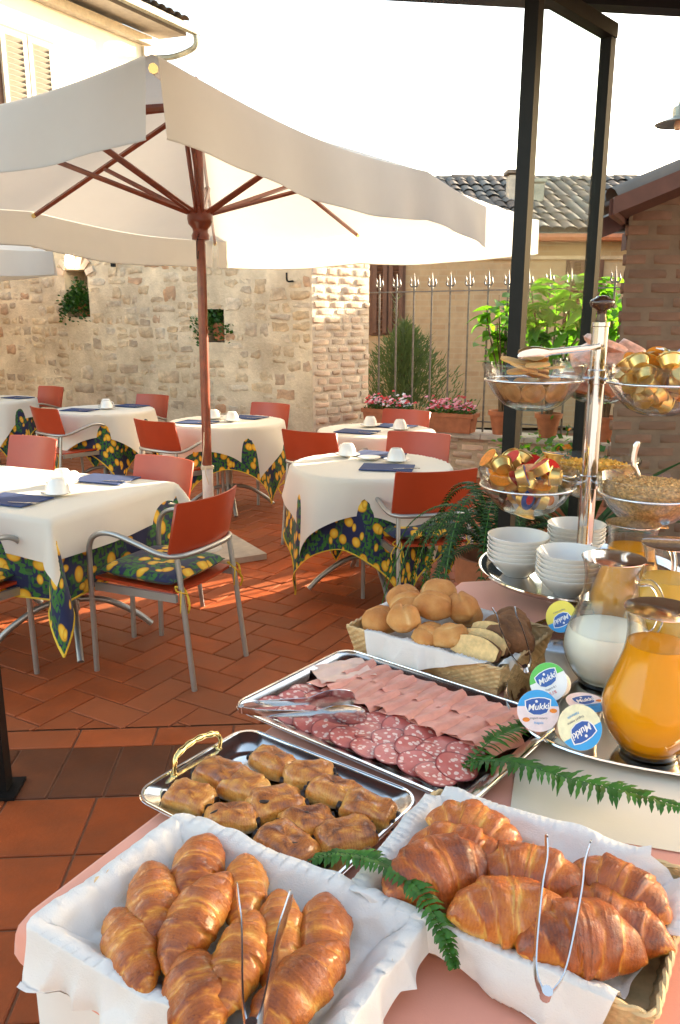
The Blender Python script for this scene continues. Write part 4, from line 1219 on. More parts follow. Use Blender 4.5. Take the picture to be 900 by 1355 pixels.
def pot(root, r, h, mat='terracotta_pot'):
    MB().lathe([(0, 0), (r * 0.62, 0), (r * 0.9, h * 0.8), (r * 1.02, h * 0.81), (r * 1.05, h), (r * 0.94, h), (r * 0.9, h * 0.86), (0, h * 0.86)], 24).build('pot', mat, root, 40)
    MB().lathe([(0, h * 0.87), (r * 0.9, h * 0.87)], 16).build('soil', 'soil', root, 0)
big_leaf = leaf_mesh(0.20, 0.10, 'leaf_bright', 0.35, 0.12)
def shrub(x, y, z, lab, h, rx_, nl, seed, lean=0.0):
    r2 = random.Random(seed)
    root = thing('potted_shrub', lab, 'shrub', (x, y, z), 0, 'broad leaved shrubs in pots on the low wall')
    pot(root, 0.13, 0.24)
    st = MB(); tipsl = []
    for k in range(7):
        a = k * 0.9 + r2.uniform(-.3, .3); sp = r2.uniform(.35, 1.0) * rx_
        top = Vector((math.cos(a) * sp + lean, math.sin(a) * sp * 0.5, h * r2.uniform(.72, 1.0)))
        path = cr([(0.02 * math.cos(a), 0.02 * math.sin(a), 0.2), (top.x * .3, top.y * .3, h * .45), (top.x * .8, top.y * .8, top.z * .8), top], 4)
        st.tube(path, [0.012 - 0.008 * i / (len(path) - 1) for i in range(len(path))], 5)
        tipsl.append(path)
    st.build('stem', 'stem_brown', root, 60)
    for i in range(nl):
        path = r2.choice(tipsl); q = path[int((0.35 + 0.65 * r2.random() ** 0.6) * (len(path) - 1))]
        a = r2.uniform(0, 6.28); s = r2.uniform(.6, 1.25)
        inst('leaf', big_leaf, root, q + Vector((r2.gauss(0, .05), r2.gauss(0, .05), r2.gauss(0, .05))), (r2.uniform(-.5, .5), r2.uniform(-.5, .6), a), s)
p = on_fence(1.50, 0.04); shrub(p.x, p.y, 0.45, 'broad leaved shrub in a clay pot left of the black post', 1.38, 0.26, 120, 11, 0.02)
p = on_fence(1.98, 0.04); shrub(p.x, p.y, 0.45, 'tall bright green shrub in a clay pot between the two black posts', 1.62, 0.52, 285, 12, 0.12)
p = on_fence(2.52, 0.02); shrub(p.x, p.y, 0.45, 'bright green shrub next to the brick outbuilding, behind the knob', 1.42, 0.26, 90, 13, 0.06)

# feathery bush behind the fence
r2 = random.Random(5)
bush = thing('feathery_bush', 'feathery grey green bush growing behind the fence at the wall end', 'bush', (0.78, 9.75, 0))
f = MB()
for i in range(3600):
    a = r2.uniform(0, 6.28); rad = abs(r2.gauss(0, .30)); hgt = r2.uniform(0.2, 1.0) ** 0.8
    base = Vector((math.cos(a) * rad, math.sin(a) * rad * .6, 0.25 + 1.15 * hgt * (1.15 - rad * 0.8)))
    d = Vector((math.cos(a) * .55 + r2.gauss(0, .3), math.sin(a) * .5 + r2.gauss(0, .3), r2.uniform(.3, 1.3))).normalized()
    L = r2.uniform(.05, .13); q = d.cross(Vector((0, 1, 0))).normalized() * 0.006
    f.add([base - q, base + q, base + d * L * .6 + q * .7, base + d * L, base + d * L * .6 - q * .7], [(0, 1, 2, 3, 4)])
for k, (tx, th) in enumerate(((-0.12, 1.85), (0.05, 1.6), (0.3, 1.4))):
    for i in range(120):
        t = r2.random(); base = Vector((tx * t, 0, 0.4 + (th - 0.4) * t))
        d = Vector((r2.gauss(0, .6), r2.gauss(0, .4), r2.uniform(.5, 1.2))).normalized(); L = r2.uniform(.08, .18); q = d.orthogonal().normalized() * 0.005
        f.add([base - q, base + q, base + d * L], [(0, 1, 2)])
tag(f.build('foliage', 'leaf_grey', bush, 0), kind='stuff')
MB().tube([(0, 0, 0), (0.03, 0, 0.6), (-0.08, 0, 1.5)], [0.03, 0.02, 0.005], 6).build('stem', 'stem_brown', bush)

# plants in the wall niches
def niche_plant(t, z, lab, seed, n, spread, trail):
    r2 = random.Random(seed)
    o = WO + Vector((-0.866, 0.5, 0)) * t + Vector((-0.5, -0.866, 0)) * (-0.12)
    root = thing('niche_plant', lab, 'plant', (o.x, o.y, z), R(150), 'potted plants in the wall niches')
    pot(root, 0.11, 0.19)
    f = MB()
    for i in range(n):
        a = r2.uniform(0, 6.28); q = r2.random()
        p = Vector((math.cos(a) * spread * q + 0.06 * trail, abs(math.sin(a)) * 0.20 * q + 0.02, 0.20 + r2.gauss(0, .07) - trail * 0.16 * q * q + 0.10 * (1 - q)))
        d = Vector((r2.gauss(0, 1), r2.gauss(.6, .8), r2.gauss(.1, .6))).normalized(); s = r2.uniform(.03, .06); e = d.orthogonal().normalized()
        f.add([p, p + d * s * .5 + e * s * .4, p + d * s, p + d * s * .5 - e * s * .4], [(0, 1, 2, 3)])
    tag(f.build('foliage', 'leaf_mid', root, 0), kind='stuff')
niche_plant(3.40, 1.625, 'leafy green plant in a clay pot in the arched niche', 21, 900, 0.30, 1.0)
niche_plant(1.28, 1.36, 'trailing green plant in a pot in the small niche by the pole', 22, 600, 0.36, 0.8)

# arching fern in a pot behind the far end of the buffet
r2 = random.Random(31)
fern = thing('boston_fern', 'dark arching fern in a tall pot behind the bread basket', 'fern', (0.66, 3.20, 0))
pot(fern, 0.17, 0.62)
fr_ = MB(); leaf = MB()
for k in range(46):
    a = r2.uniform(0, 6.28); L = r2.uniform(.30, .52); up = r2.uniform(.12, .42)
    d = Vector((math.cos(a), math.sin(a), 0)); sdv = Vector((-d.y, d.x, 0))
    path = cr([(0, 0, 0.58), d * L * .35 + Vector((0, 0, .58 + up * .8)), d * L * .8 + Vector((0, 0, .56 + up * .55)), d * L * 1.05 + Vector((0, 0, .50 - r2.uniform(.05, .35)))], 9)
    fr_.tube(path, 0.0022, 4)
    for i in range(4, len(path)):
        t = i / len(path); wl_ = 0.036 * math.sin(math.pi * min(1, t * 0.9 + .12))
        for s in (-1, 1):
            for hh in (0, .5):
                p = path[i] + (path[i] - path[i - 1]) * hh
                q = (path[i] - path[i - 1]).normalized()
                tip_ = p + sdv * s * wl_ + q * 0.01 - Vector((0, 0, wl_ * .3))
                leaf.add([p - q * .004, p + sdv * s * wl_ * .5 - q * .005, tip_, p + sdv * s * wl_ * .5 + q * .005, p + q * .004], [(0, 1, 2, 3, 4)])
fr_.build('stem', 'leaf_fern', fern, 0)
tag(leaf.build('fronds', 'leaf_dark', fern, 0), kind='stuff')

# strap leaved and low green plants along the outbuilding
strap = leaf_mesh(0.62, 0.045, 'leaf_dark', 0.55, 0.2, 8)
sp = thing('strap_leaf_plant', 'dark strap leaved plant in a pot against the outbuilding', 'plant', (1.28, 4.02, 0))
pot(sp, 0.16, 0.42)
for k in range(26):
    inst('leaf', strap, sp, (0, 0, 0.40), (0, -r2.uniform(.5, 1.35), r2.uniform(0, 6.28)), r2.uniform(.7, 1.2))
lowp = thing('bedding_plant', 'low bright green plant at the foot of the fence behind the bowls', 'plant', (1.72, 7.05, 0))
pot(lowp, 0.2, 0.26)
lf_s = leaf_mesh(0.075, 0.045, 'leaf_bright', 0.2, 0.1, 3)
for k in range(150):
    a = r2.uniform(0, 6.28); q = r2.random() ** .6 * .34
    inst('leaf', lf_s, lowp, (math.cos(a) * q, math.sin(a) * q, 0.28 + r2.random() * .34 * (1 - q)), (r2.uniform(-.5, .5), r2.uniform(-.9, .4), a), r2.uniform(.7, 1.3))
ofl = thing('orange_flower_plant', 'small orange flowering plant behind the chrome pole', 'plant', (1.42, 4.85, 0))
pot(ofl, 0.16, 0.55)
f = MB(); pt = MB()
for k in range(260):
    p = Vector((r2.gauss(0, .13), r2.gauss(0, .12), .55 + abs(r2.gauss(0, .17))))
    d = Vector((r2.gauss(0, 1), r2.gauss(0, 1), r2.gauss(.4, .6))).normalized(); s = r2.uniform(.03, .06); e = d.orthogonal().normalized()
    (f if k % 5 else pt).add([p, p + d * s * .5 + e * s * .4, p + d * s, p + d * s * .5 - e * s * .4], [(0, 1, 2, 3)])
tag(f.build('foliage', 'leaf_mid', ofl, 0), kind='stuff'); tag(pt.build('blossoms', 'print_orange', ofl, 0), kind='stuff')
# wire netting curl at the left edge
wr = MB()
for k in range(9):
    wr.tube(cr([(r2.uniform(-.12, .06), r2.uniform(-.1, .1), r2.uniform(0, .3)), (r2.uniform(-.1, .12), r2.uniform(-.1, .1), r2.uniform(.05, .38)), (r2.uniform(-.12, .14), r2.uniform(-.1, .1), r2.uniform(0.0, .42)), (r2.uniform(-.1, .1), r2.uniform(-.1, .1), 0.004)], 6), 0.0022, 4)
tag(wr.build('twig_tangle', 'stem_brown', None, 60, (-1.52, 3.05, 0.0)), 'tangle of thin bare twigs on the floor at the left edge', 'twigs')

# ================================================================== THE BUFFET
T = 0.78
rnd = random.Random(99)
buf = thing('buffet_table', 'long buffet table under a pink cloth with a white skirt', 'table', (0, 0, 0))
c0 = Vector((-0.430, 0.918, 0)); near = c0 + E2 * 2.2; farl = Vector((0.385, 2.352, 0))
top_poly = [(c0.x, c0.y), (near.x, near.y), (1.9, 2.62), (farl.x, farl.y)]
MB().prism([(x, y) for x, y in top_poly], T - 0.035, T - 0.006).build('tabletop', 'wood_red', buf, 0)
def edge_loop(step=0.02):
    pts = []
    for i in range(4):
        a, b_ = Vector((*top_poly[i], 0)), Vector((*top_poly[(i + 1) % 4], 0))
        n = max(2, int((b_ - a).length / step))
        nrm = Vector(((b_ - a).y, -(b_ - a).x, 0)).normalized()
        for k in range(n): pts.append((a + (b_ - a) * k / n, nrm))
    return pts
lp = edge_loop()
b = MB(); n = len(lp); rows = [(0.0, 0.0), (0.008, -0.003), (0.014, -0.012), (0.017, -0.026), (0.019, -0.040)]
vs = []
for r_i, (o_, z) in enumerate(rows):
    for k, (p, nn) in enumerate(lp):
        wv = 0.006 * math.sin(k * 0.9) * (r_i >= 3) + 0.008 * math.sin(k * 0.23) * (r_i >= 3)
        q = p + nn * (o_ + wv); vs.append((q.x, q.y, T + z))
fs = [tuple(range(n))]
for j in range(len(rows) - 1):
    for k in range(n): fs.append((j * n + k, j * n + (k + 1) % n, (j + 1) * n + (k + 1) % n, (j + 1) * n + k))
b.add(vs, fs); b.build('pink_cloth', 'pink_cloth', buf, 50)
b = MB(); vs = []
for r_i, z in enumerate((T - 0.04, T - 0.2, T - 0.5, 0.01)):
    for k, (p, nn) in enumerate(lp):
        q = p - nn * 0.008 + nn * (0.010 * math.sin(k * 0.8) + 0.006 * math.sin(k * 0.31)) * min(1, r_i * 0.6 + 0.2); vs.append((q.x, q.y, z))
fs = []
for j in range(3):
    for k in range(n): fs.append((j * n + k, j * n + (k + 1) % n, (j + 1) * n + (k + 1) % n, (j + 1) * n + k))
b.add(vs, fs); b.build('white_skirt', 'white_skirt', buf, 60)

# ---------------------------------------------------------------- wicker baskets
def make_basket(lab, x, y, rz, L, W, h):
    root = thing('wicker_basket', lab, 'basket', (x, y, T + 0.001), rz, 'wicker baskets on the buffet')
    fl = 0.016
    MB().box((0, 0, 0.006), (L - 2 * fl + 0.006, W - 2 * fl + 0.006, 0.008)).build('base', 'wicker', root, 0)
    cors = [(-1, -1), (1, -1), (1, 1), (-1, 1)]
    for i in range(4):
        (ax, ay), (bx_, by_) = cors[i], cors[(i + 1) % 4]
        ln = L if i % 2 == 0 else W
        ncol = int(ln / 0.012); nrow = int(h / 0.007)
        nx_, ny_ = ((ay + by_) / 2 * 0 + (ax + bx_) / 2, (ay + by_) / 2)
        def fn(u, v, ax=ax, ay=ay, bx_=bx_, by_=by_, nx_=nx_, ny_=ny_, ncol=ncol, nrow=nrow):
            kx, ky = L / 2 - fl * (1 - v), W / 2 - fl * (1 - v)
            px, py = (ax + (bx_ - ax) * u) * kx, (ay + (by_ - ay) * u) * ky
            d = 0.0032 * math.sin(math.pi * u * ncol) * (1 if int(v * nrow * 0.9999) % 2 else -1) * abs(math.sin(math.pi * v * nrow)) ** 0.5
            return (px + nx_ * d, py + ny_ * d, 0.004 + (h - 0.004) * v)
        MB().grid(ncol * 2, nrow * 2, fn).build('side', 'wicker', root, 60)
    rim = MB()
    base = [Vector((*p, h)) for p in rrect(L / 2, W / 2, 0.012, 4)]
    loop = []
    for i in range(len(base)):
        a, b_ = base[i], base[(i + 1) % len(base)]
        k = max(1, int((b_ - a).length / 0.006))
        for q in range(k): loop.append(a + (b_ - a) * q / k)
    for s in (0, math.pi):
        pts = []
        for i, p in enumerate(loop):
            ph = i * 0.9 + s
            cdir = Vector((p.x / (L / 2), p.y / (W / 2), 0)).normalized()
            pts.append(p + cdir * (0.0024 * math.cos(ph)) + Vector((0, 0, 0.0024 * math.sin(ph))))
        rim.tube(pts, 0.0032, 5, closed=True)
    rim.build('rim', 'wicker', root, 60)
    return root
def make_liner(lab, x, y, rz, L, W, h, ox, oy, rot, shift, seed, wr=1.0, n=110, lift=0.0, name='basket_cloth'):
    b = MB(); hx, hy = L / 2 + ox, W / 2 + oy
    c_, s_ = math.cos(rot), math.sin(rot)
    ix, iy = L / 2 - 0.007, W / 2 - 0.007
    def fn(u, v):
        px, py = (2 * u - 1) * hx, (2 * v - 1) * hy
        X, Y = px * c_ - py * s_ + shift[0], px * s_ + py * c_ + shift[1]
        w1 = noise.noise(Vector((X * 17, Y * 17, seed))); w2 = noise.noise(Vector((X * 42, Y * 42, seed + 9)))
        cz = 1 - min(1, abs(noise.noise(Vector((X * 13, Y * 13, seed + 3)))) * 5)
        cx_, cy_ = max(-ix, min(ix, X)), max(-iy, min(iy, Y))
        d = math.hypot(X - cx_, Y - cy_)
        if d < 1e-9:
            di = min(ix - abs(X), iy - abs(Y))
            k = max(0.0, 1 - di / 0.034)
            k = k ** 1.25
            al = (Y if ix - abs(X) < iy - abs(Y) else X)
            rd_ = 1 - min(1, abs(noise.noise(Vector((al * 13, seed * 3, k * 1.2)))) * 3.0)
            pull = 0.008 * rd_ * k * (1 - k) * 3.2 * wr
            z = 0.024 + (h - 0.0155) * k + wr * 0.006 * w1 * (0.5 + 0.3 * k) + 0.0022 * w2 + 0.004 * cz
            gx, gy = (1, 0) if ix - abs(X) < iy - abs(Y) else (0, 1)
            return (X * (1 - 0.03 * (1 - k)) + 0.004 * w2 * wr - math.copysign(pull * gx, X), Y * (1 - 0.03 * (1 - k)) + 0.004 * w1 * wr - math.copysign(pull * gy, Y), z)
        nx, ny = (X - cx_) / d, (Y - cy_) / d
        ph = (cx_ * 55 + cy_ * 47) + seed
        fold = 0.5 * math.sin(ph * 0.8) + 0.9 * w1
        al = cx_ if abs(ny) > abs(nx) else cy_
        rd_ = 1 - min(1, abs(noise.noise(Vector((al * 14, seed * 3 + 7, d * 4)))) * 3.0)
        out = 0.0140 + 0.12 * d * (1 + wr * fold) + 0.014 * rd_ * min(1, d / .05) * wr
        z = h + 0.0095 - d * 0.97 * (1 - math.exp(-d / 0.006)) + 0.005 * w1 * wr * math.exp(-d / 0.05) + lift * math.exp(-((d - .03) / .05) ** 2) * max(0, w1)
        if z < 0.006:
            out += (0.006 - z) * 0.2; z = 0.006 + 0.004 * (1 + w2)
        return (cx_ + nx * out, cy_ + ny * out, z)
    b.grid(n, n, fn)
    o = b.build(name, 'basket_linen', None, 180, (x, y, T + 0.001), (0, 0, rz))
    return tag(o, lab, 'cloth', 'white cloths lining the baskets')
b1 = make_basket('wicker basket of small croissants at the near left corner', -0.140, 0.842, R(-32), 0.405, 0.265, 0.056)
make_liner('white cloth lining the near left croissant basket', -0.140, 0.842, R(-32), 0.405, 0.265, 0.056, 0.030, 0.034, R(9), (0.016, 0.0), 2.0, 1.1, lift=0.02)
b2 = make_basket('wicker basket of large croissants at the near right', 0.248, 0.920, R(-31), 0.38, 0.272, 0.056)
make_liner('white cloth lining the near right croissant basket', 0.248, 0.920, R(-31), 0.38, 0.272, 0.056, 0.002, 0.034, R(-16), (-0.016, -0.004), 5.0, 0.9, lift=0.02)
b3 = make_basket('wicker bread basket in front of the stacked bowls', 0.264, 1.795, R(-37), 0.41, 0.285, 0.070)
make_liner('white cloth lining the bread basket', 0.264, 1.795, R(-37), 0.41, 0.285, 0.070, -0.030, 0.034, R(20), (-0.005, -0.012), 8.0, 0.7)

# ---------------------------------------------------------------- baked goods
def croissant_mesh(L, Rd, curl, layers, seed, mat, flat=0.86, base_t=0.48):
    r2 = random.Random(seed)
    nr, ns = 96, 24
    b = MB(); tone = []
    sk = r2.uniform(-.9, .9)
    for i in range(nr + 1):
        t = i / nr
        s = 2 * t - 1
        a = curl * s
        if abs(curl) > 0.01:
            rad = L / (2 * curl); cx, cy = rad * math.sin(a), rad * (1 - math.cos(a))
        else: cx, cy = s * L / 2, 0
        tx, ty = math.cos(a), math.sin(a)
        for j in range(ns):
            an = 2 * math.pi * j / ns
            # wrapped layers: each turn of dough steps down toward the tips, with a slanted edge
            q = abs(s + sk * 0.18 + 0.10 * math.cos(an + (0.6 if s > 0 else -0.6)) + 0.10 * noise.noise(Vector((math.cos(an) * 1.6, math.sin(an) * 1.6, seed + s * 3))) + 0.05 * noise.noise(Vector((math.cos(an) * 5, math.sin(an) * 5, seed + s * 6)))) * layers
            fr_ = q - math.floor(q); lay = math.floor(q)
            env = Rd * (max(0.0, 1 - abs(s) ** 2.1)) ** 0.80
            step = 0
            nz = noise.noise(Vector((cx * 42, (cy + math.cos(an) * env) * 42, math.sin(an) * env * 42 + seed * 3)))
            rr = env * (0.93 + 0.155 * (fr_ ** 0.75) * (1 - max(0, fr_ - .93) * 5) - 0.02 * lay / layers + 0.006 * math.sin(q * 30)) * (1 + 0.13 * nz) + 0.0005
            y, z = math.cos(an) * rr, math.sin(an) * rr * flat
            if z < 0: z *= 0.72
            b.v.append((cx - ty * y, cy + tx * y, z))
            groove = math.exp(-fr_ / 0.10)
            edge = -1.6 * (fr_ - 0.45)
            tp = base_t + 0.14 * noise.noise(Vector((cx * 14 + seed, cy * 14 + math.cos(an), math.sin(an)))) + 0.24 * math.sin(an) - 0.42 * groove - 0.10 * edge - 0.18 * max(0, abs(s) - 0.85) / .15 + 0.10 * nz
            if math.sin(an) < -0.3: tp -= 0.2
            tone.append(tp)
    for i in range(nr):
        for j in range(ns):
            j2 = (j + 1) % ns
            b.f.append((i * ns + j, i * ns + j2, (i + 1) * ns + j2, (i + 1) * ns + j))
    b.f.append(tuple(range(ns - 1, -1, -1))); b.f.append(tuple(range(nr * ns, (nr + 1) * ns)))
    return b.mesh('croissant', mat, 60, tone)
def put(name, me, x, y, z, rz, lab, cat, group, tiltx=0, tilty=0, s=1):
    o = link_mesh(name, me, None, (x, y, z), (tiltx, tilty, rz)); o.scale = (s,) * 3
    return tag(o, lab, cat, group)
G1 = 'small croissants in the near left basket'
c1 = [(-0.252, 0.806, -62, 0.135, 0.029, 'croissant lying farthest left in the near left basket', 0),
      (-0.240, 0.882, -76, 0.140, 0.034, 'croissant behind the leftmost one in the near left basket', 0),
      (-0.196, 0.945, -92, 0.125, 0.034, 'croissant at the back corner of the near left basket', 0),
      (-0.126, 0.903, -86, 0.125, 0.029, 'slim croissant back right of the near left basket', 0.004),
      (-0.178, 0.832, -108, 0.130, 0.034, 'croissant with a pale open end lying on top in the near left basket', 0.016),
      (-0.073, 0.815, -88, 0.125, 0.029, 'croissant between the tongs and the rightmost pair, near left basket', 0.006),
      (-0.118, 0.770, -102, 0.125, 0.031, 'croissant under the left tong blade in the near left basket', 0.012),
      (-0.020, 0.822, -92, 0.125, 0.033, 'croissant at the right end of the near left basket', 0),
      (-0.160, 0.730, -70, 0.120, 0.034, 'croissant at the bottom edge of the photo, near left basket', 0.006),
      (-0.048, 0.738, -128, 0.125, 0.033, 'croissant under the right tong blade at the bottom edge', 0.006)]
for i, (x, y, a, L, rd, lab, dz) in enumerate(c1):
    me = croissant_mesh(L * 1.28, rd * 1.03, rnd.uniform(-.25, .25), rnd.choice([2.7, 3.1, 3.5]), 40 + i, 'croissant_crust')
    put('croissant', me, x, y, T + 0.024 + 0.030 + dz * 1.2, R(a), lab, 'croissant', G1, rnd.uniform(-.3, .3), rnd.uniform(-.12, .12))
G2 = 'large croissants in the near right basket'
c2 = [(0.200, 1.020, -34, 0.125, 0.040, 'large croissant at the back corner of the near right basket', 0.0, .55),
      (0.132, 0.925, 18, 0.140, 0.043, 'large croissant at the left end of the near right basket', 0.006, .5),
      (0.172, 0.968, -30, 0.130, 0.038, 'croissant half hidden behind the leftmost one in the right basket', 0.0, .4),
      (0.255, 0.920, -25, 0.135, 0.042, 'large croissant behind the tongs in the middle of the right basket', 0.004, .6),
      (0.215, 0.842, -12, 0.135, 0.041, 'large croissant in the front middle of the right basket', 0.012, .5),
      (0.366, 0.890, -42, 0.115, 0.034, 'croissant at the right end of the near right basket', 0.010, .5),
      (0.335, 0.845, -25, 0.130, 0.036, 'dark croissant squeezed behind the front one in the right basket', 0.0, .4),
      (0.286, 0.806, 0, 0.132, 0.040, 'large croissant with pale folds in the front corner of the right basket', 0.010, .6)]
for i, (x, y, a, L, rd, lab, dz, cu) in enumerate(c2):
    me = croissant_mesh(L * 1.25, rd * 1.18, -cu, rnd.choice([2.6, 3.0]), 60 + i, 'croissant_dark', base_t=0.50)
    put('croissant', me, x, y, T + 0.024 + 0.036 + dz, R(a), lab, 'croissant', G2, rnd.uniform(-.1, .35), rnd.uniform(-.1, .1))

def roll_mesh(L, W, H_, seed, kind=0):
    r2 = random.Random(seed); b = MB(); tone = []
    nu, nv = 28, 18
    for j in range(nv + 1):
        ph = math.pi * j / nv
        for i in range(nu):
            th = 2 * math.pi * i / nu
            x, y, z = math.sin(ph) * math.cos(th), math.sin(ph) * math.sin(th), math.cos(ph)
            n_ = noise.noise(Vector((x * 1.4 + seed, y * 1.4, z * 1.4))); n2 = noise.noise(Vector((x * 4, y * 4 + seed, z * 4)))
            k = 1 + 0.13 * n_ + 0.03 * n2
            gz = math.exp(-((y + 0.25 * x + 0.1 * math.sin(3 * x)) / 0.13) ** 2) if kind == 0 else math.exp(-((math.hypot(x, y) - 0.45) / 0.1) ** 2)
            if z > -0.2: k *= 1 - 0.14 * gz * max(0, z + .2)
            tp = 1 - 0.22 * abs(x) ** 3
            zz = z * H_ * k * (1 if z > 0 else 0.7)
            b.v.append((x * L * k * 1.1, y * W * k * tp * 1.1, zz * 1.1))
            tone.append(0.46 + 0.25 * z - 0.30 * gz * (z > 0) + 0.25 * n_)
    for j in range(nv):
        for i in range(nu):
            b.f.append((j * nu + i, (j + 1) * nu + i, (j + 1) * nu + (i + 1) % nu, j * nu + (i + 1) % nu))
    me = bpy.data.meshes.new('roll'); me.from_pydata(b.v, [], b.f); me.materials.append(MAT['roll_crust'])
    at = me.attributes.new('tone', 'FLOAT', 'POINT'); at.data.foreach_set('value', tone)
    me.shade_smooth()
    return me
G3 = 'crusty rolls in the bread basket'
rolls = [(0.100, 1.825, 0, .046, .040, .036, 0.055, 'roll at the left end of the bread basket', 0),
         (0.165, 1.895, -40, .044, .040, .036, 0.085, 'roll at the back left of the bread basket', 0),
         (0.250, 1.915, 45, .058, .036, .036, 0.095, 'long pointed roll at the top back of the bread basket', 0),
         (0.150, 1.760, -72, .046, .036, .036, 0.085, 'roll standing at the front left of the bread basket', 0),
         (0.225, 1.820, 5, .048, .040, .036, 0.095, 'roll on top in the middle of the bread basket', 0),
         (0.297, 1.825, -72, .050, .034, .038, 0.088, 'upright roll right of the middle of the bread basket', 0),
         (0.198, 1.705, -25, .032, .028, .028, 0.062, 'small roll low at the front of the bread basket', 0),
         (0.252, 1.695, 20, .042, .034, .030, 0.068, 'swirled roll behind the cut slice in the bread basket', 1),
         (0.165, 1.845, 30, .044, .036, .034, 0.085, 'roll wedged behind the front left roll in the basket', 0),
         (0.320, 1.890, 30, .042, .036, .034, 0.050, 'roll at the back right of the bread basket', 0),
         (0.215, 1.765, 60, .038, .034, .030, 0.045, 'roll half buried in the middle of the bread basket', 0)]
for i, (x, y, a, L, W, H_, z, lab, kd) in enumerate(rolls):
    put('bread_roll', roll_mesh(L, W, H_, i * 3.7 + 1, kd), x, y, T + 0.020 + z, R(a), lab, 'roll', G3, rnd.uniform(-.3, .3), rnd.uniform(-.2, .2))
def slice_thing(x, y, z, rz, rx, lab, w_, h_, th, crust_m):
    root = thing('bread_slice', lab, 'bread', (x, y, z), rz, None, rx=rx)
    out = [(w_ * math.cos(R(a)) * (1 + .06 * math.sin(a * .1)), h_ * (0.25 + 0.75 * abs(math.sin(R(a)))) * (1 if math.sin(R(a)) >= 0 else -0.55)) for a in range(0, 360, 15)]
    b = MB(); n = len(out)
    vs = [(p[0], -th, p[1]) for p in out] + [(p[0], th, p[1]) for p in out]
    b.add(vs, [(i, (i + 1) % n, n + (i + 1) % n, n + i) for i in range(n)]); cz = b.build('crust', crust_m, root, 60)
    for s in (-1, 1): MB().add([(p[0] * .985, s * (th + .0006), p[1] * .985) for p in out], [tuple(range(n)) if s > 0 else tuple(range(n - 1, -1, -1))]).build('crumb', 'crumb', root, 0)
    return root
slice_thing(0.300, 1.640, T + 0.078, R(-38), R(-25), 'cut slice of white bread at the front of the bread basket', 0.058, 0.034, 0.009, 'bread_dark')
slice_thing(0.325, 1.670, T + 0.080, R(-38), R(-22), 'second bread slice behind the front slice in the basket', 0.058, 0.036, 0.009, 'bread_dark')
slice_thing(0.350, 1.700, T + 0.085, R(-36), R(-15), 'third bread slice leaning on the brown loaf', 0.056, 0.038, 0.009, 'bread_dark')
me = roll_mesh(.065, .052, .055, 77.3); me.materials.clear(); me.materials.append(MAT['bread_dark'])
put('brown_loaf', me, 0.385, 1.715, T + 0.075, R(-50), 'dark brown loaf behind the tongs in the bread basket', 'bread', None)
me = roll_mesh(.05, .045, .05, 71.3); me.materials.clear(); me.materials.append(MAT['bread_dark'])
put('brown_loaf', me, 0.405, 1.775, T + 0.075, R(20), 'dark brown loaf at the back right corner of the bread basket', 'bread', None)

# ---------------------------------------------------------------- serving trays
def make_tray(lab, x, y, rz, L, W, handles=False):
    root = thing('serving_tray', lab, 'tray', (x, y, T + 0.001), rz, 'steel serving trays on the buffet')
    b = MB(); prof = [(0.0, 0.020, 0.04), (0.004, 0.023, 0.042), (0.010, 0.020, 0.042), (0.026, 0.016, 0.042), (0.034, 0.008, 0.036), (0.046, 0.004, 0.03)]
    vs = []; fs = []
    for ins, z, cr_ in prof: vs += [(px, py, z) for px, py in rrect(L / 2 - ins, W / 2 - ins, cr_, 6)]
    n = 28
    for i in range(len(prof) - 1):
        for j in range(n): fs.append((i * n + j, i * n + (j + 1) % n, (i + 1) * n + (j + 1) % n, (i + 1) * n + j))
    fs.append(tuple((len(prof) - 1) * n + j for j in range(n)))
    vs += [(px, py, 0.0) for px, py in rrect(L / 2 - 0.05, W / 2 - 0.05, 0.03, 6)]
    k = len(prof) * n
    for j in range(n): fs.append((j, k + j, k + (j + 1) % n, (j + 1) % n))
    fs.append(tuple(range(k + n - 1, k - 1, -1)))
    b.add(vs, fs); b.build('dish', 'tray_steel', root, 40)
    rl = [(px, py, 0.022) for px, py in rrect(L / 2 - 0.003, W / 2 - 0.003, 0.04, 6)]
    MB().tube(rl, 0.0035, 6, closed=True).build('rolled_edge', 'chrome', root, 60)
    if handles:
        for s in (-1,):            # the far end lies under the basket cloth
            path = cr([(s * (L / 2 - 0.012), -0.055, 0.020), (s * (L / 2 - 0.016), -0.056, 0.040), (s * (L / 2 - 0.012), -0.045, 0.054), (s * (L / 2 - 0.008), 0, 0.060), (s * (L / 2 - 0.012), 0.045, 0.054), (s * (L / 2 - 0.016), 0.056, 0.040), (s * (L / 2 - 0.012), 0.055, 0.020)], 8)
            rs = [0.0042 + (0.0022 * (0.6 + 0.4 * math.sin(i * 1.5)) if 14 < i < 35 else 0) + (0.003 if i in (0, 48) else 0) for i in range(len(path))]
            MB().tube(path, rs, 8).build('handle', 'brass', root, 60)
    return root
pt_ = make_tray('steel tray with brass handles holding filled pastries', -0.105, 1.172, R(-36), 0.40, 0.285, True)
cc_ = make_tray('large steel tray of sliced salami and ham', 0.110, 1.462, R(-39), 0.56, 0.385)

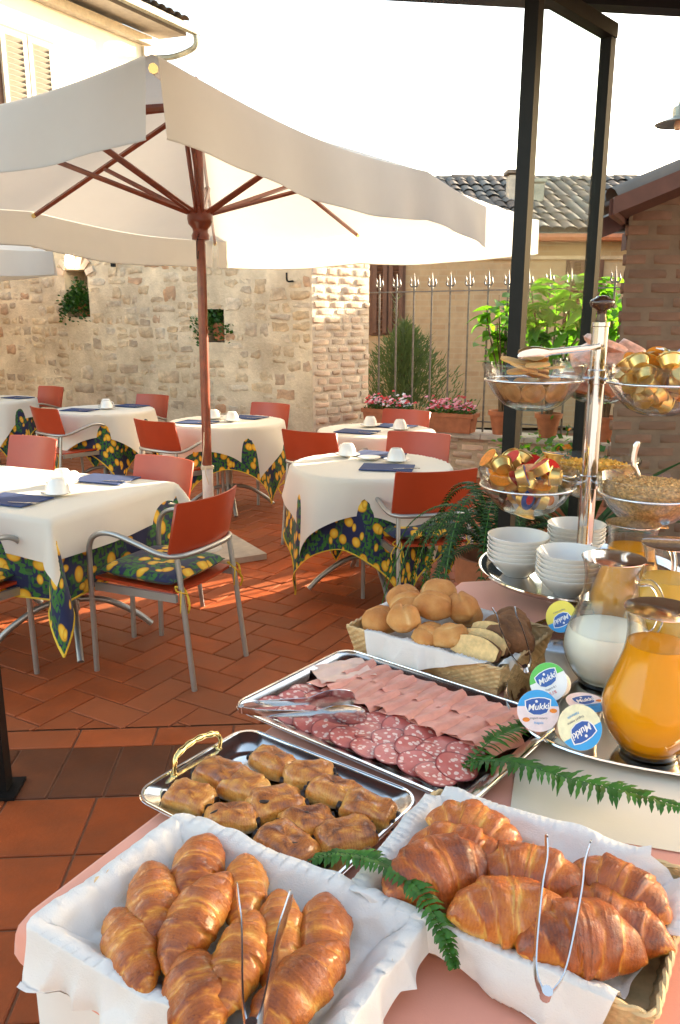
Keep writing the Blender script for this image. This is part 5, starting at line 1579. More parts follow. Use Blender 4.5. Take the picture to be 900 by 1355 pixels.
def pastry_mesh(seed):
    r2 = random.Random(seed); b = MB(); tone = []
    nu, nv = 26, 16
    L, W, H_ = 0.0425, 0.0305, 0.024
    for j in range(nv + 1):
        ph = math.pi * j / nv
        for i in range(nu):
            th = 2 * math.pi * i / nu
            cx, sx_ = math.cos(th), math.sin(th)
            sp = lambda v, e: math.copysign(abs(v) ** e, v)
            x, y, z = sp(math.sin(ph), .6) * sp(cx, .5), sp(math.sin(ph), .6) * sp(sx_, .5), sp(math.cos(ph), .8)
            q = (x * 0.9 + 0.25 * y) * 2.3 + 0.4
            fr_ = q - math.floor(q)
            n_ = noise.noise(Vector((x * 1.7 + seed, y * 1.7, z)));
            k = 1 + 0.15 * n_ + 0.10 * fr_ * (z > -.2)
            slit = math.exp(-((y - 0.1) / 0.12) ** 2) * math.exp(-((x - r2.uniform(0, 0)) / 0.35) ** 2) if z > 0 else 0
            b.v.append((x * L * k, y * W * k, (z * H_ * k if z > 0 else z * H_ * 0.6) - 0.005 * slit))
            n3 = noise.noise(Vector((x * 4 + seed, y * 4, z * 4)))
            tone.append(0.20 + 0.50 * max(0, z) ** 1.2 + 0.30 * n_ + 0.32 * n3 - 0.25 * max(0, (fr_ - .80) / .20) + 0.2 * slit - (0.25 if z < -.25 else 0))
    for j in range(nv):
        for i in range(nu): b.f.append((j * nu + i, (j + 1) * nu + i, (j + 1) * nu + (i + 1) % nu, j * nu + (i + 1) % nu))
    me = bpy.data.meshes.new('pastry'); me.from_pydata(b.v, [], b.f); me.materials.append(MAT['pastry_crust'])
    at = me.attributes.new('tone', 'FLOAT', 'POINT'); at.data.foreach_set('value', tone); me.shade_smooth()
    return me
ch_b = MB()
for s in (-1, 1):
    for q in (-1, 1): ch_b.lathe([(0, -0.004), (0.008, -0.003), (0.0085, 0.003), (0, 0.005)], 10, (0, 0, 0), Matrix.Translation((s * 0.0440, q * 0.010, 0.002)) @ Euler((0, s * math.pi / 2, 0)).to_matrix().to_4x4())
choc_me = ch_b.mesh('chocolate', 'chocolate', 60)
slit_me = MB().lathe([(0, 0.0005), (0.011, 0.0), (0.009, 0.004), (0, 0.0052)], 14).mesh('chocolate', 'chocolate', 60)
pp = [(-0.120, 1.270, 'at the back of the tray'), (-0.207, 1.230, 'below the brass handle'), (-0.248, 1.165, 'farthest left'), (-0.160, 1.192, 'left of the centre'), (-0.055, 1.228, 'back right of the centre'), (-0.104, 1.142, 'darkest, in the centre'),
      (-0.012, 1.178, 'right of the centre'), (0.045, 1.128, 'farthest right'), (-0.172, 1.105, 'at the front left, half behind the cloth'), (-0.052, 1.096, 'front of the centre'), (0.008, 1.062, 'at the front right with yellow filling'), (-0.082, 1.040, 'at the front edge next to the cloth')]
for i, (x, y, wh) in enumerate(pp):
    o = put('filled_pastry', pastry_mesh(i * 2.3 + 5), x, y, T + 0.021, R(-15 + rnd.uniform(-40, 40)), 'glazed filled pastry ' + wh + (' of the handled tray' if 'tray' not in wh else ''), 'pastry', 'filled pastries on the handled tray', rnd.uniform(-.15, .15), rnd.uniform(-.1, .1), rnd.uniform(.95, 1.1))
    inst('chocolate', choc_me, o, (0, 0, 0)); 
    if i % 3 != 1: inst('chocolate', slit_me, o, (rnd.uniform(-.022, .022), rnd.uniform(-.012, .008), 0.0165), (rnd.uniform(-.3, .3), 0, rnd.uniform(-1, 1)), (1.3, .45, 1.5))

# ham and salami lie in the tray's own directions
tx, ty = Vector((math.cos(R(-39)), math.sin(R(-39)), 0)), Vector((math.cos(R(51)), math.sin(R(51)), 0))
TC_ = Vector((0.110, 1.462, T))
def ham_mesh(seed):
    r2 = random.Random(seed); b = MB()
    def fn(u, v):
        x = (u - .5) * 0.074; y = (v - .5) * 0.094
        w1 = noise.noise(Vector((u * 3, v * 3, seed)))
        z = 0.003 + 0.020 * (1 - u) ** 1.6 + 0.004 * w1
        if u < 0.15: z -= 0.020 * (0.15 - u) / .15
        return (x + 0.004 * w1 + 0.010 * (v - .5) * r2.uniform(.9, 1), y * (1 + .05 * w1), z)
    b.grid(10, 8, fn)
    return b.mesh('ham_slice', 'ham', 180)
ORD = ['first', 'second', 'third', 'fourth', 'fifth', 'sixth', 'seventh', 'eighth', 'ninth', 'tenth', 'eleventh']
hams = [ham_mesh(i * 1.7) for i in range(6)]
for row in range(2):
    for k in range(11):
        lx = -0.205 + 0.040 * k + (0.012 if row else 0); ly = 0.118 - 0.082 * row
        p = TC_ + tx * (lx + rnd.uniform(-.006, .006)) + ty * (ly + rnd.uniform(-.007, .007))
        o = link_mesh('ham_slice', hams[(k + row * 3) % 6], None, (p.x, p.y, T + 0.0085 + (0.0035 if k else 0.003) + 0.002 * row), (rnd.uniform(-.04, .04), R(-4), R(-39) + math.pi + rnd.uniform(-.15, .15)))
        tag(o, 'folded ham slice, ' + ORD[k] + ' from the left in the ' + ('front' if row else 'back') + ' ham row', 'ham slice', 'ham slices on the large tray')
pl_ = MB().grid(10, 10, lambda u, v: ((u - .5) * .13, (v - .5) * .10, 0.006 + 0.010 * noise.noise(Vector((u * 4, v * 4, 3))) + 0.006))
p = TC_ - tx * 0.205 + ty * 0.085
o = pl_.build('ham_slice', 'ham_fat', None, 180, (p.x, p.y, T + 0.012), (0, 0, R(20))); tag(o, 'pale crumpled cooked ham at the far left corner of the large tray', 'ham slice', 'ham slices on the large tray')
def sal_mesh(seed):
    b = MB()
    vs = [(0, 0, 0.0025)]; n = 22
    for q, rr in enumerate((0.5, 1.0)):
        for j in range(n):
            a = 2 * math.pi * j / n
            k = 0.039 * rr * (1 + .05 * noise.noise(Vector((math.cos(a), math.sin(a), seed))))
            vs.append((k * math.cos(a), k * math.sin(a), 0.002 + 0.007 * rr * noise.noise(Vector((math.cos(a) * .9, math.sin(a) * .9, seed + 5)))))
    fs = [(0, 1 + j, 1 + (j + 1) % n) for j in range(n)] + [(1 + j, 1 + n + j, 1 + n + (j + 1) % n, 1 + (j + 1) % n) for j in range(n)]
    m_ = len(vs); vs += [(x, y, z - 0.0016) for x, y, z in vs[1 + n:]]
    fs += [(1 + n + j, m_ + j, m_ + (j + 1) % n, 1 + n + (j + 1) % n) for j in range(n)]
    return b.add(vs, fs).mesh('salami_slice', 'salami', 60)
sals = [sal_mesh(i * 2.1) for i in range(6)]
for row in range(3):
    for k in range(9):
        lx = -0.215 + 0.050 * k + 0.014 * (row % 2) + rnd.uniform(-.005, .005); ly = -0.128 + 0.047 * row + rnd.uniform(-.006, .006)
        p = TC_ + tx * lx + ty * ly
        o = link_mesh('salami_slice', sals[(k * 2 + row) % 6], None, (p.x, p.y, T + 0.0105 + 0.0018 * (2 - row) + 0.0005 * k), (rnd.uniform(-.05, .05), R(7) + rnd.uniform(-.05, .05), rnd.uniform(0, 6.3)))
        o.rotation_euler = Euler((rnd.uniform(-.08, .08), rnd.uniform(.06, .2), R(-39) + rnd.uniform(-.5, .5)))
        tag(o, 'salami slice, ' + ORD[k] + ' from the left in the ' + ['front', 'middle', 'back'][row] + ' salami row', 'salami slice', 'salami slices on the large tray')

# ---------------------------------------------------------------- tongs
def tongs(lab, hinge, tips, w_, bow=0.0, mat='steel', spoon=0.0, up=(0, 0, 1)):
    hinge = Vector(hinge); root = thing('serving_tongs', lab, 'tongs', hinge, 0, 'steel serving tongs on the buffet')
    up = Vector(up)
    for k, tp in enumerate(tips):
        d = Vector(tp) - hinge; s = 1 if k else -1
        side = (Vector(tips[1]) - Vector(tips[0])).normalized() * s
        path = cr([Vector((0, 0, 0)) + side * 0.004, d * 0.15 + side * (0.006 + bow), d * 0.6 + side * bow, d * 0.82, d], 6)
        b = MB(); n = len(path)
        vs = []; fs = []
        wdir = d.normalized().cross(side).normalized()
        for i, p in enumerate(path):
            t = i / (n - 1)
            ww = w_ * (0.8 + 0.3 * math.sin(math.pi * t)) if not spoon else w_ + (spoon - w_) * max(0, math.sin(math.pi * max(0, (t - .52) / .48))) ** .6 * (t > .52)
            if t > 0.97: ww *= 0.6
            dish = side * (0.25 * ww if spoon and t > .55 else 0.0012)
            for wq in (-1, -.5, 0, .5, 1):
                for th in (0, 1):
                    vs.append(p + wdir * ww * wq + dish * (1 - wq * wq) + side * (0.0009 * (1 if th else -1)))
        m_ = 10
        for i in range(n - 1):
            for j in range(4):
                a = i * m_ + j * 2
                fs.append((a, a + 2, a + m_ + 2, a + m_)); fs.append((a + 1, a + m_ + 1, a + m_ + 3, a + 3))
            fs.append((i * m_, i * m_ + m_, i * m_ + m_ + 1, i * m_ + 1)); fs.append((i * m_ + 8, i * m_ + 9, i * m_ + m_ + 9, i * m_ + m_ + 8))
        fs.append((0, 1, 3, 2)); fs.append((2, 3, 5, 4)); fs.append((4, 5, 7, 6)); fs.append((6, 7, 9, 8))
        q = (n - 1) * m_
        fs += [(q, q + 2, q + 3, q + 1), (q + 2, q + 4, q + 5, q + 3), (q + 4, q + 6, q + 7, q + 5), (q + 6, q + 8, q + 9, q + 7)]
        b.add(vs, fs); b.build('arm', mat, root, 50)
    d = (Vector(tips[0]) + Vector(tips[1])) / 2 - hinge; side = (Vector(tips[1]) - Vector(tips[0])).normalized(); wdir = d.normalized().cross(side).normalized()
    MB().tube([wdir * w_ * 0.9, wdir * w_ * -0.9], 0.006, 10).build('hinge', mat, root)
    return root
tongs('steel tongs resting among the croissants of the near left basket', (-0.085, 0.625, 0.905), [(-0.124, 0.825, 0.905), (-0.058, 0.812, 0.905)], 0.014, 0.0)
tongs('narrow steel tongs standing in the near right croissant basket', (0.216, 0.690, 0.885), [(0.258, 0.870, 0.945), (0.312, 0.865, 0.940)], 0.0075, 0.006)
tongs('steel tongs leaning on the bread in the bread basket', (0.386, 1.528, 0.868), [(0.352, 1.73, 0.925), (0.400, 1.71, 0.935)], 0.008, 0.008)
tongs('long salad tongs lying across the salami', (-0.196, 1.440, 0.822), [(0.030, 1.462, 0.835), (0.052, 1.405, 0.825)], 0.008, 0.004, spoon=0.024)

# ---------------------------------------------------------------- the glass bowl tower
TW = Vector((0.71, 2.22, 0))
tw = thing('bowl_tower', 'chrome bowl stand with a turned wooden knob and a round tray at its foot', 'stand', (TW.x, TW.y, T + 0.001))
MB().lathe([(0, 0.0), (0.12, 0.0), (0.11, 0.012), (0.03, 0.03), (0.03, 0.07), (0, 0.07)], 28).build('foot', 'chrome', tw)
MB().lathe([(0, 0.070), (0.25, 0.072), (0.275, 0.076), (0.292, 0.088), (0.300, 0.088), (0.301, 0.084), (0.285, 0.070), (0.25, 0.064), (0, 0.062)], 64).build('round_tray', 'chrome', tw, 40)
MB().tube([(0, 0, 0.07), (0, 0, 0.780)], 0.0225, 20).build('pole', 'chrome', tw)
for z in (0.345, 0.64):
    MB().lathe([(0.0225, z - 0.02), (0.026, z - 0.018), (0.0265, z + 0.018), (0.0225, z + 0.02)], 20).build('collar', 'chrome', tw, 40)
MB().lathe([(0.0225, 0.774), (0.025, 0.776), (0.025, 0.786), (0, 0.787)], 20).build('pole_cap', 'chrome', tw, 40)
MB().lathe([(0.014, 0.787), (0.015, 0.792), (0.012, 0.806), (0.014, 0.818), (0.030, 0.828), (0.034, 0.837), (0.031, 0.845), (0.020, 0.850), (0.016, 0.855), (0, 0.857)], 24).build('knob', 'knob_wood', tw, 60)
angs = (190, 70, -50); RR = 0.185
LV = {0: 0.341, 1: 0.634}
for lv in (0, 1):
    for a in angs:
        c = Vector((RR * math.cos(R(a)), RR * math.sin(R(a)), LV[lv]))
        rg = MB().tube([(c.x + 0.131 * math.cos(2 * math.pi * k / 48), c.y + 0.131 * math.sin(2 * math.pi * k / 48), c.z) for k in range(48)], 0.0035, 8, closed=True)
        rg.tube([(0.022 * math.cos(R(a)), 0.022 * math.sin(R(a)), LV[lv]), (c.x - 0.130 * math.cos(R(a)), c.y - 0.130 * math.sin(R(a)), c.z)], 0.006, 8)
        rg.build('ring_holder', 'chrome', tw, 60)
def glass_bowl(lv, a, lab):
    c = TW + Vector((RR * math.cos(R(a)), RR * math.sin(R(a)), T + 0.001 + LV[lv] - 0.078))
    prof = [(0, 0.0), (0.045, 0.001), (0.075, 0.014), (0.103, 0.042), (0.121, 0.070), (0.1255, 0.083), (0.136, 0.120), (0.1385, 0.122), (0.140, 0.119), (0.1290, 0.082), (0.124, 0.068), (0.106, 0.040), (0.078, 0.011), (0.048, -0.003), (0, -0.003)]
    prof = [(max(r_, 0.0), z) for r_, z in prof]
    o = MB().lathe(prof, 48).build('glass_bowl', 'thin_glass', None, 60, c)
    return tag(o, lab, 'bowl', 'glass bowls on the chrome tower'), c
_, cB = glass_bowl(1, 190, 'glass bowl of biscuits at the upper left of the tower')
_, cR = glass_bowl(1, 70, 'glass bowl of wrapped rusks at the upper back of the tower')
_, cG = glass_bowl(1, -50, 'glass bowl of gold portion tubs at the upper right edge')
_, cJ = glass_bowl(0, 190, 'glass bowl of jam portions at the lower left of the tower')
_, cF = glass_bowl(0, 70, 'glass bowl of corn flakes behind the chrome pole')
_, cM = glass_bowl(0, -50, 'glass bowl of muesli at the lower right of the tower')
def in_bowl(r2, zmax, zmin=0.012, rk=0.9):
    z = r2.uniform(zmin, zmax)
    rb = 0.05 + 0.075 * min(1, z / 0.085) if z > 0.012 else 0.045
    a = r2.uniform(0, 6.28); r_ = rb * rk * math.sqrt(r2.random())
    return Vector((r_ * math.cos(a), r_ * math.sin(a), z))
bis = MB().lathe([(0, -0.0045), (0.028, -0.0045), (0.030, -0.002), (0.030, 0.003), (0.027, 0.0045), (0.020, 0.0036), (0.019, 0.0046), (0, 0.0046)], 22).mesh('biscuit', 'biscuit', 50)
bis2 = MB().lathe([(0, -0.003), (0.030, -0.003), (0.030, 0.003), (0, 0.003)], 18); bis2.v = [(x * 1.3, y * 0.8, z) for x, y, z in bis2.v]
bis2 = bis2.mesh('biscuit', 'wafer', 50)
r2 = random.Random(17)
GB = 'biscuits in the upper left bowl'
for k in range(9):                                              # a ring standing against the glass
    a = k * 2 * math.pi / 9 + .3; rr = 0.086
    o = link_mesh('biscuit', bis, None, cB + Vector((rr * math.cos(a), rr * math.sin(a), 0.050)), (0, R(118) + r2.uniform(-.1, .1), a)); o.scale = (1.05,) * 3; tag(o, 'round biscuit standing against the glass of the biscuit bowl', 'biscuit', GB)
for k in range(8):
    o = link_mesh('biscuit', bis, None, cB + Vector((r2.uniform(-.04, .04), r2.uniform(-.04, .04), 0.02 + 0.008 * k)), (r2.uniform(-.3, .3), r2.uniform(-.3, .3), 0)); tag(o, 'round biscuit inside the heap of the biscuit bowl', 'biscuit', GB)
for k in range(12):
    a = r2.uniform(0, 6.28); q = r2.uniform(.0, .075)
    o = link_mesh('biscuit', bis2, None, cB + Vector((q * math.cos(a), q * math.sin(a), 0.092 + 0.0036 * k)), (r2.uniform(-.35, .35), r2.uniform(-.35, .35), r2.uniform(0, 3))); tag(o, 'oval wafer lying on top of the biscuit bowl', 'biscuit', 'oval wafers in the upper left bowl')
# big serving pincers lying on the biscuit bowl
tongs('heavy serving tongs lying on the biscuit bowl, handle towards the chrome pole', cB + Vector((0.160, -0.050, 0.168)), [cB + Vector((-0.055, -0.040, 0.140)), cB + Vector((-0.045, 0.010, 0.146))], 0.006, 0.002, spoon=0.017)
# rusks in pink wrapping
rb = MB()
def pil_f(u, v, s):
    x, y = 2 * u - 1, 2 * v - 1
    return (x * 0.062, y * 0.042, s * 0.016 * (max(0, (1 - x ** 6) * (1 - y ** 6))) ** .5 + 0.002 * math.sin(u * 40) * (abs(x) > .85))
rb.grid(16, 10, lambda u, v: pil_f(u, v, 1)); rb.grid(16, 10, lambda u, v: pil_f(u, v, -1))
rusk_me = rb.mesh('wrapped_rusk', 'pink_wrap', 60)
rpos = [(-0.05, 0.0, .05, .5, .2, .2), (0.045, -0.02, .05, -.6, .3, 1.0), (0.0, 0.05, .055, .3, -.5, 2.0), (-0.03, -0.04, .09, .4, .5, .4), (0.04, 0.03, .10, -.3, .4, 2.4), (0.055, -0.03, .135, .5, -.5, .6), (-0.045, 0.02, .135, -.5, -.3, 1.4), (0.01, -0.01, .165, .2, .3, .2)]
for k, (x, y, z, ax, ay, az) in enumerate(rpos):
    o = link_mesh('wrapped_rusk', rusk_me, None, cR + Vector((x, y, z)), (ax, ay, az)); tag(o, 'pink and orange wrapped rusk packet behind the chrome pole', 'rusk', 'wrapped rusks in the upper back bowl')
# portion tubs
tub_me = MB().lathe([(0, 0), (0.015, 0), (0.0195, 0.017), (0.0225, 0.018), (0.0225, 0.0195), (0, 0.0195)], 20).mesh('jam_portion', 'gold_foil', 40)
lids = {c: MB().lathe([(0, 0.0199), (0.0215, 0.0199), (0.0215, 0.0203), (0, 0.0205)], 20).mesh('lid', c, 0) for c in ('print_red', 'print_orange', 'print_white', 'print_logo', 'lavender_glaze', 'gold_foil')}
spt = MB().lathe([(0, 0.0206), (0.011, 0.0206), (0.010, 0.0210), (0, 0.0212)], 14).mesh('lid_picture', 'print_red', 0)
spt2 = MB().lathe([(0, 0.0206), (0.012, 0.0206), (0.011, 0.0210), (0, 0.0212)], 14).mesh('lid_picture', 'print_orange', 0)
def tubs(c, n, lab, grp, seed, lidset, zmax, top=None):
    r2 = random.Random(seed); done = []
    k = 0; tries = 0
    while k < n and tries < 4000:
        tries += 1
        p = in_bowl(r2, zmax, 0.018, 0.80)
        if any((p - q).length < 0.030 for q in done): continue
        done.append(p); k += 1
        lid = r2.choice(lidset)
        o = link_mesh('jam_portion', tub_me, None, c + p, (r2.gauss(0, .8), r2.gauss(0, .8), r2.uniform(0, 6.3))); o.scale = (1.38,) * 3
        tag(o, lab % {'print_red': 'a red', 'print_orange': 'an orange', 'print_white': 'a white', 'print_logo': 'a blue', 'lavender_glaze': 'a lilac', 'gold_foil': 'a plain gold'}[lid], 'jam portion', grp)
        l = inst('lid', lids[lid], o, (0, 0, 0))
        if lid in ('print_white', 'lavender_glaze', 'print_logo'): inst('lid_picture', r2.choice([spt, spt2]), l, (0.003, 0.002, 0))
tubs(cJ, 42, 'small gold jam tub with %s lid in the lower left bowl', 'jam tubs in the lower left bowl', 3, ['print_red', 'print_orange', 'print_white', 'print_logo', 'lavender_glaze'], 0.135)
tubs(cG, 44, 'small gold portion tub with %s lid in the upper right bowl', 'gold tubs in the upper right bowl', 8, ['gold_foil', 'gold_foil', 'gold_foil', 'print_orange'], 0.130)
sx_ = [( -0.045, 0.03, 'biscuit'), (0.02, 0.05, 'print_white'), (0.055, 0.01, 'print_logo'), (0.0, 0.0, 'print_white')]
for k, (x, y, mt) in enumerate(sx_):
    o = MB().grid(8, 4, lambda u, v: ((u - .5) * .07, (v - .5) * .035, 0.005 * math.sin(u * 6.28) * (1 - abs(2 * v - 1)))).build('sugar_packet', mt, None, 180, cG + Vector((x, y, 0.145 + 0.006 * k)), (r2.uniform(-.4, .4), r2.uniform(-.4, .4), r2.uniform(0, 3)))
    tag(o, ['brown paper', 'white and blue paper', 'dark blue paper', 'white paper'][k] + ' sugar packet on the gold tubs', 'packet', 'sugar packets on the upper right bowl')
# corn flakes and muesli: a filled body plus loose flakes nobody could count
def cereal(c, name, lab, mat, z_top, n, size, seed):
    r2 = random.Random(seed)
    root = thing(name, lab, 'cereal', c)
    prof = [(0, 0.003), (0.040, 0.004), (0.070, 0.016), (0.098, 0.043), (0.115, 0.070), (0.121, z_top - 0.008), (0.110, z_top), (0.06, z_top + 0.010), (0, z_top + 0.013)]
    MB().lathe(prof, 40).build('heap', mat, root, 60)
    f = MB()
    for k in range(n):
        a = r2.uniform(0, 6.28); q = math.sqrt(r2.random()) * 0.119
        zz = z_top + 0.013 * (1 - (q / 0.119) ** 2) + r2.uniform(0, .004)
        if k % 3 == 0:
            z0 = r2.uniform(0.02, z_top); rb_ = 0.052 + 0.072 * min(1, z0 / 0.085); p = Vector((rb_ * .98 * math.cos(a), rb_ * .98 * math.sin(a), z0))
        else: p = Vector((q * math.cos(a), q * math.sin(a), zz))
        d = Vector((r2.gauss(0, 1), r2.gauss(0, 1), r2.gauss(0, .5))).normalized(); e = d.orthogonal().normalized(); e = (e + d.cross(e) * r2.uniform(-1, 1)).normalized(); s = size * r2.uniform(.6, 1.3)
        nrm = d.cross(e) * s * .25
        f.add([p - d * s, p + e * s * .7 + nrm, p + d * s, p - e * s * .7 + nrm, p], [(0, 1, 4), (1, 2, 4), (2, 3, 4), (3, 0, 4)])
    tag(f.build('flakes', mat, root, 0), kind='stuff')
cereal(cF, 'corn_flakes', 'heap of yellow corn flakes behind the chrome pole', 'corn_flake', 0.092, 900, 0.009, 4)
cereal(cM, 'muesli', 'heap of oat muesli in the lower right bowl', 'muesli', 0.098, 1600, 0.0045, 6)
sp_ = thing('serving_spoon', 'spoon handle standing up out of the muesli', 'spoon', cM + Vector((-0.03, 0.02, 0.09)))
MB().tube(cr([(0, 0, -0.02), (0.004, 0, 0.03), (-0.012, 0, 0.065), (-0.010, 0, 0.105), (-0.004, 0, 0.125)], 6), [0.006] * 10 + [0.0075] * 8 + [0.008, 0.0085, 0.009, 0.008, 0.007, 0.006, 0.004], 8, flat=0.35).build('handle', 'steel', sp_, 60)

# ---------------------------------------------------------------- stacks of cereal bowls on the round tray
bw = MB().lathe([(0, 0.0), (0.038, 0.0), (0.040, 0.004), (0.062, 0.022), (0.080, 0.044), (0.0875, 0.0545), (0.0885, 0.0575), (0.086, 0.058), (0.078, 0.047), (0.060, 0.026), (0.036, 0.008), (0, 0.007)], 40).mesh('cereal_bowl', 'porcelain', 50)
def stack(x, y, n, names):
    for k in range(n):
        o = link_mesh('cereal_bowl', bw, None, (x + rnd.uniform(-.001, .001), y + rnd.uniform(-.001, .001), T + 0.0735 + 0.0125 * k), (0, 0, 0))
        tag(o, 'white cereal bowl, ' + (('bottom' if k == 0 else 'top' if k == n - 1 else ['second', 'third', 'fourth', 'fifth', 'sixth'][k - 1] + ' from the bottom')) + ' of the ' + names, 'bowl', 'stacked white bowls')
stack(0.515, 2.205, 6, 'left stack on the round tray')
stack(0.615, 2.035, 6, 'front stack on the round tray')
stack(0.735, 2.385, 5, 'stack behind the chrome pole')

# ---------------------------------------------------------------- drinks tray, jugs and yoghurts
b = MB(); DT = Vector((0.735, 1.600, T)); a0 = R(-18)
def sup(k, sx, sy, e=3.2):
    a = 2 * math.pi * k / 72; c_, s_ = math.cos(a), math.sin(a)
    return (sx * math.copysign(abs(c_) ** (2 / e), c_), sy * math.copysign(abs(s_) ** (2 / e), s_))
vs, fs = [], []
prof = [(1.0, 0.014), (0.996, 0.017), (0.985, 0.014), (0.965, 0.008), (0.94, 0.006)]
for k_, z in prof: vs += [(*sup(q, 0.36 * k_, 0.39 * k_), z) for q in range(72)]
for i in range(len(prof) - 1):
    for j in range(72): fs.append((i * 72 + j, i * 72 + (j + 1) % 72, (i + 1) * 72 + (j + 1) % 72, (i + 1) * 72 + j))
fs.append(tuple(4 * 72 + j for j in range(72)))
vs += [(*sup(q, 0.34, 0.37), 0.0015) for q in range(72)]
for j in range(72): fs.append((j, 5 * 72 + j, 5 * 72 + (j + 1) % 72, (j + 1) % 72))
fs.append(tuple(5 * 72 + j for j in range(71, -1, -1)))
dt = b.add(vs, fs).build('drinks_tray', 'chrome', None, 40, (DT.x, DT.y, T + 0.006), (0, 0, R(-18)))
tag(dt, 'large shiny tray under the jugs and yoghurts', 'tray')
cc = MB().grid(30, 30, lambda u, v: ((u - .5) * .72, (v - .5) * .60, 0.0035 + 0.002 * (noise.noise(Vector((u * 6, v * 6, 2.2))))
     if abs(u - .5) < .48 and abs(v - .5) < .48 else 0.0022)).build('cream_cloth', 'cream_cloth', None, 180, (0.70, 1.315, T + 0.0005), (0, 0, R(-16)))
tag(cc, 'cream cloth spread under the drinks tray', 'cloth')

JP = [(0, 0.0), (0.050, 0.0), (0.056, 0.006), (0.074, 0.030), (0.088, 0.060), (0.0925, 0.085), (0.088, 0.115), (0.074, 0.155), (0.063, 0.190), (0.058, 0.215), (0.057, 0.245), (0.061, 0.270), (0.064, 0.280)]
def jug(x, y, lab, lab_l, fill, mat, hd_a, s=1.0, spout=None):
    root = thing('glass_jug', lab, 'jug', (x, y, T + 0.0135), R(hd_a), 'glass jugs on the drinks tray'); root.scale = (s,) * 3
    pr_ = cr([(r_, 0, z) for r_, z in JP], 3)
    outer = [(p.x if i else 0.0, p.z) for i, p in enumerate(pr_)]
    inner = [(max(0, r_ - 0.0035), z + (0.006 if z < .02 else 0)) for r_, z in outer]; inner[0] = (0, 0.007)
    prof = outer + [(0.0628, 0.2815)] + list(reversed(inner))
    MB().lathe(prof, 48).build('glass_body', 'thin_glass', root, 60)
    MB().tube(cr([(0.057, 0, 0.235), (0.080, 0, 0.238), (0.098, 0, 0.215), (0.104, 0, 0.175), (0.098, 0, 0.140), (0.085, 0, 0.125)], 6), 0.0075, 10).build('handle', 'glass', root, 60)
    MB().lathe([(0, 0.2845), (0.064, 0.2835), (0.0665, 0.2842), (0.0665, 0.2856), (0.05, 0.2866), (0, 0.2870)], 40).build('cover', 'chrome', root, 50)
    MB().box((0.070, 0, 0.281), (0.022, 0.018, 0.004)).build('cover_tab', 'chrome', root, 0)
    lo = MB()
    lq = [(max(0, r_ - 0.0033), z) for r_, z in inner if z <= fill]
    rf = None
    for (r0, z0), (r1, z1) in zip(inner, inner[1:]):
        if z0 <= fill < z1: rf = r0 + (r1 - r0) * (fill - z0) / (z1 - z0)
    lq = [(0, 0.0060)] + [(r_ + 0.0012 if r_ > .001 else 0, z - .0006) for r_, z in inner if 0.0075 < z <= fill - .001] + [(rf + 0.0012, fill), (0, fill)]
    o = lo.lathe(lq, 48).build('drink', mat, None, 60, (x, y, T + 0.0135)); o.scale = (s,) * 3
    tag(o, lab_l, 'drink')
jug(0.575, 1.338, 'glass jug of orange juice at the right edge, nearest the camera', 'bright orange juice in the nearest jug', 0.218, 'orange_juice', -20, 0.97)
jug(0.585, 1.625, 'glass jug half full of milk', 'white milk filling the lower half of its jug', 0.125, 'milk', -25, 1.0)
jug(0.755, 1.735, 'glass jug of pale juice right of the milk jug', 'pale yellow juice in the jug right of the milk', 0.205, 'pale_juice', -15, 1.0)
jug(0.735, 1.925, 'glass jug of orange juice behind the milk jug', 'orange juice in the jug behind the milk', 0.225, 'orange_juice', -20, 1.0)

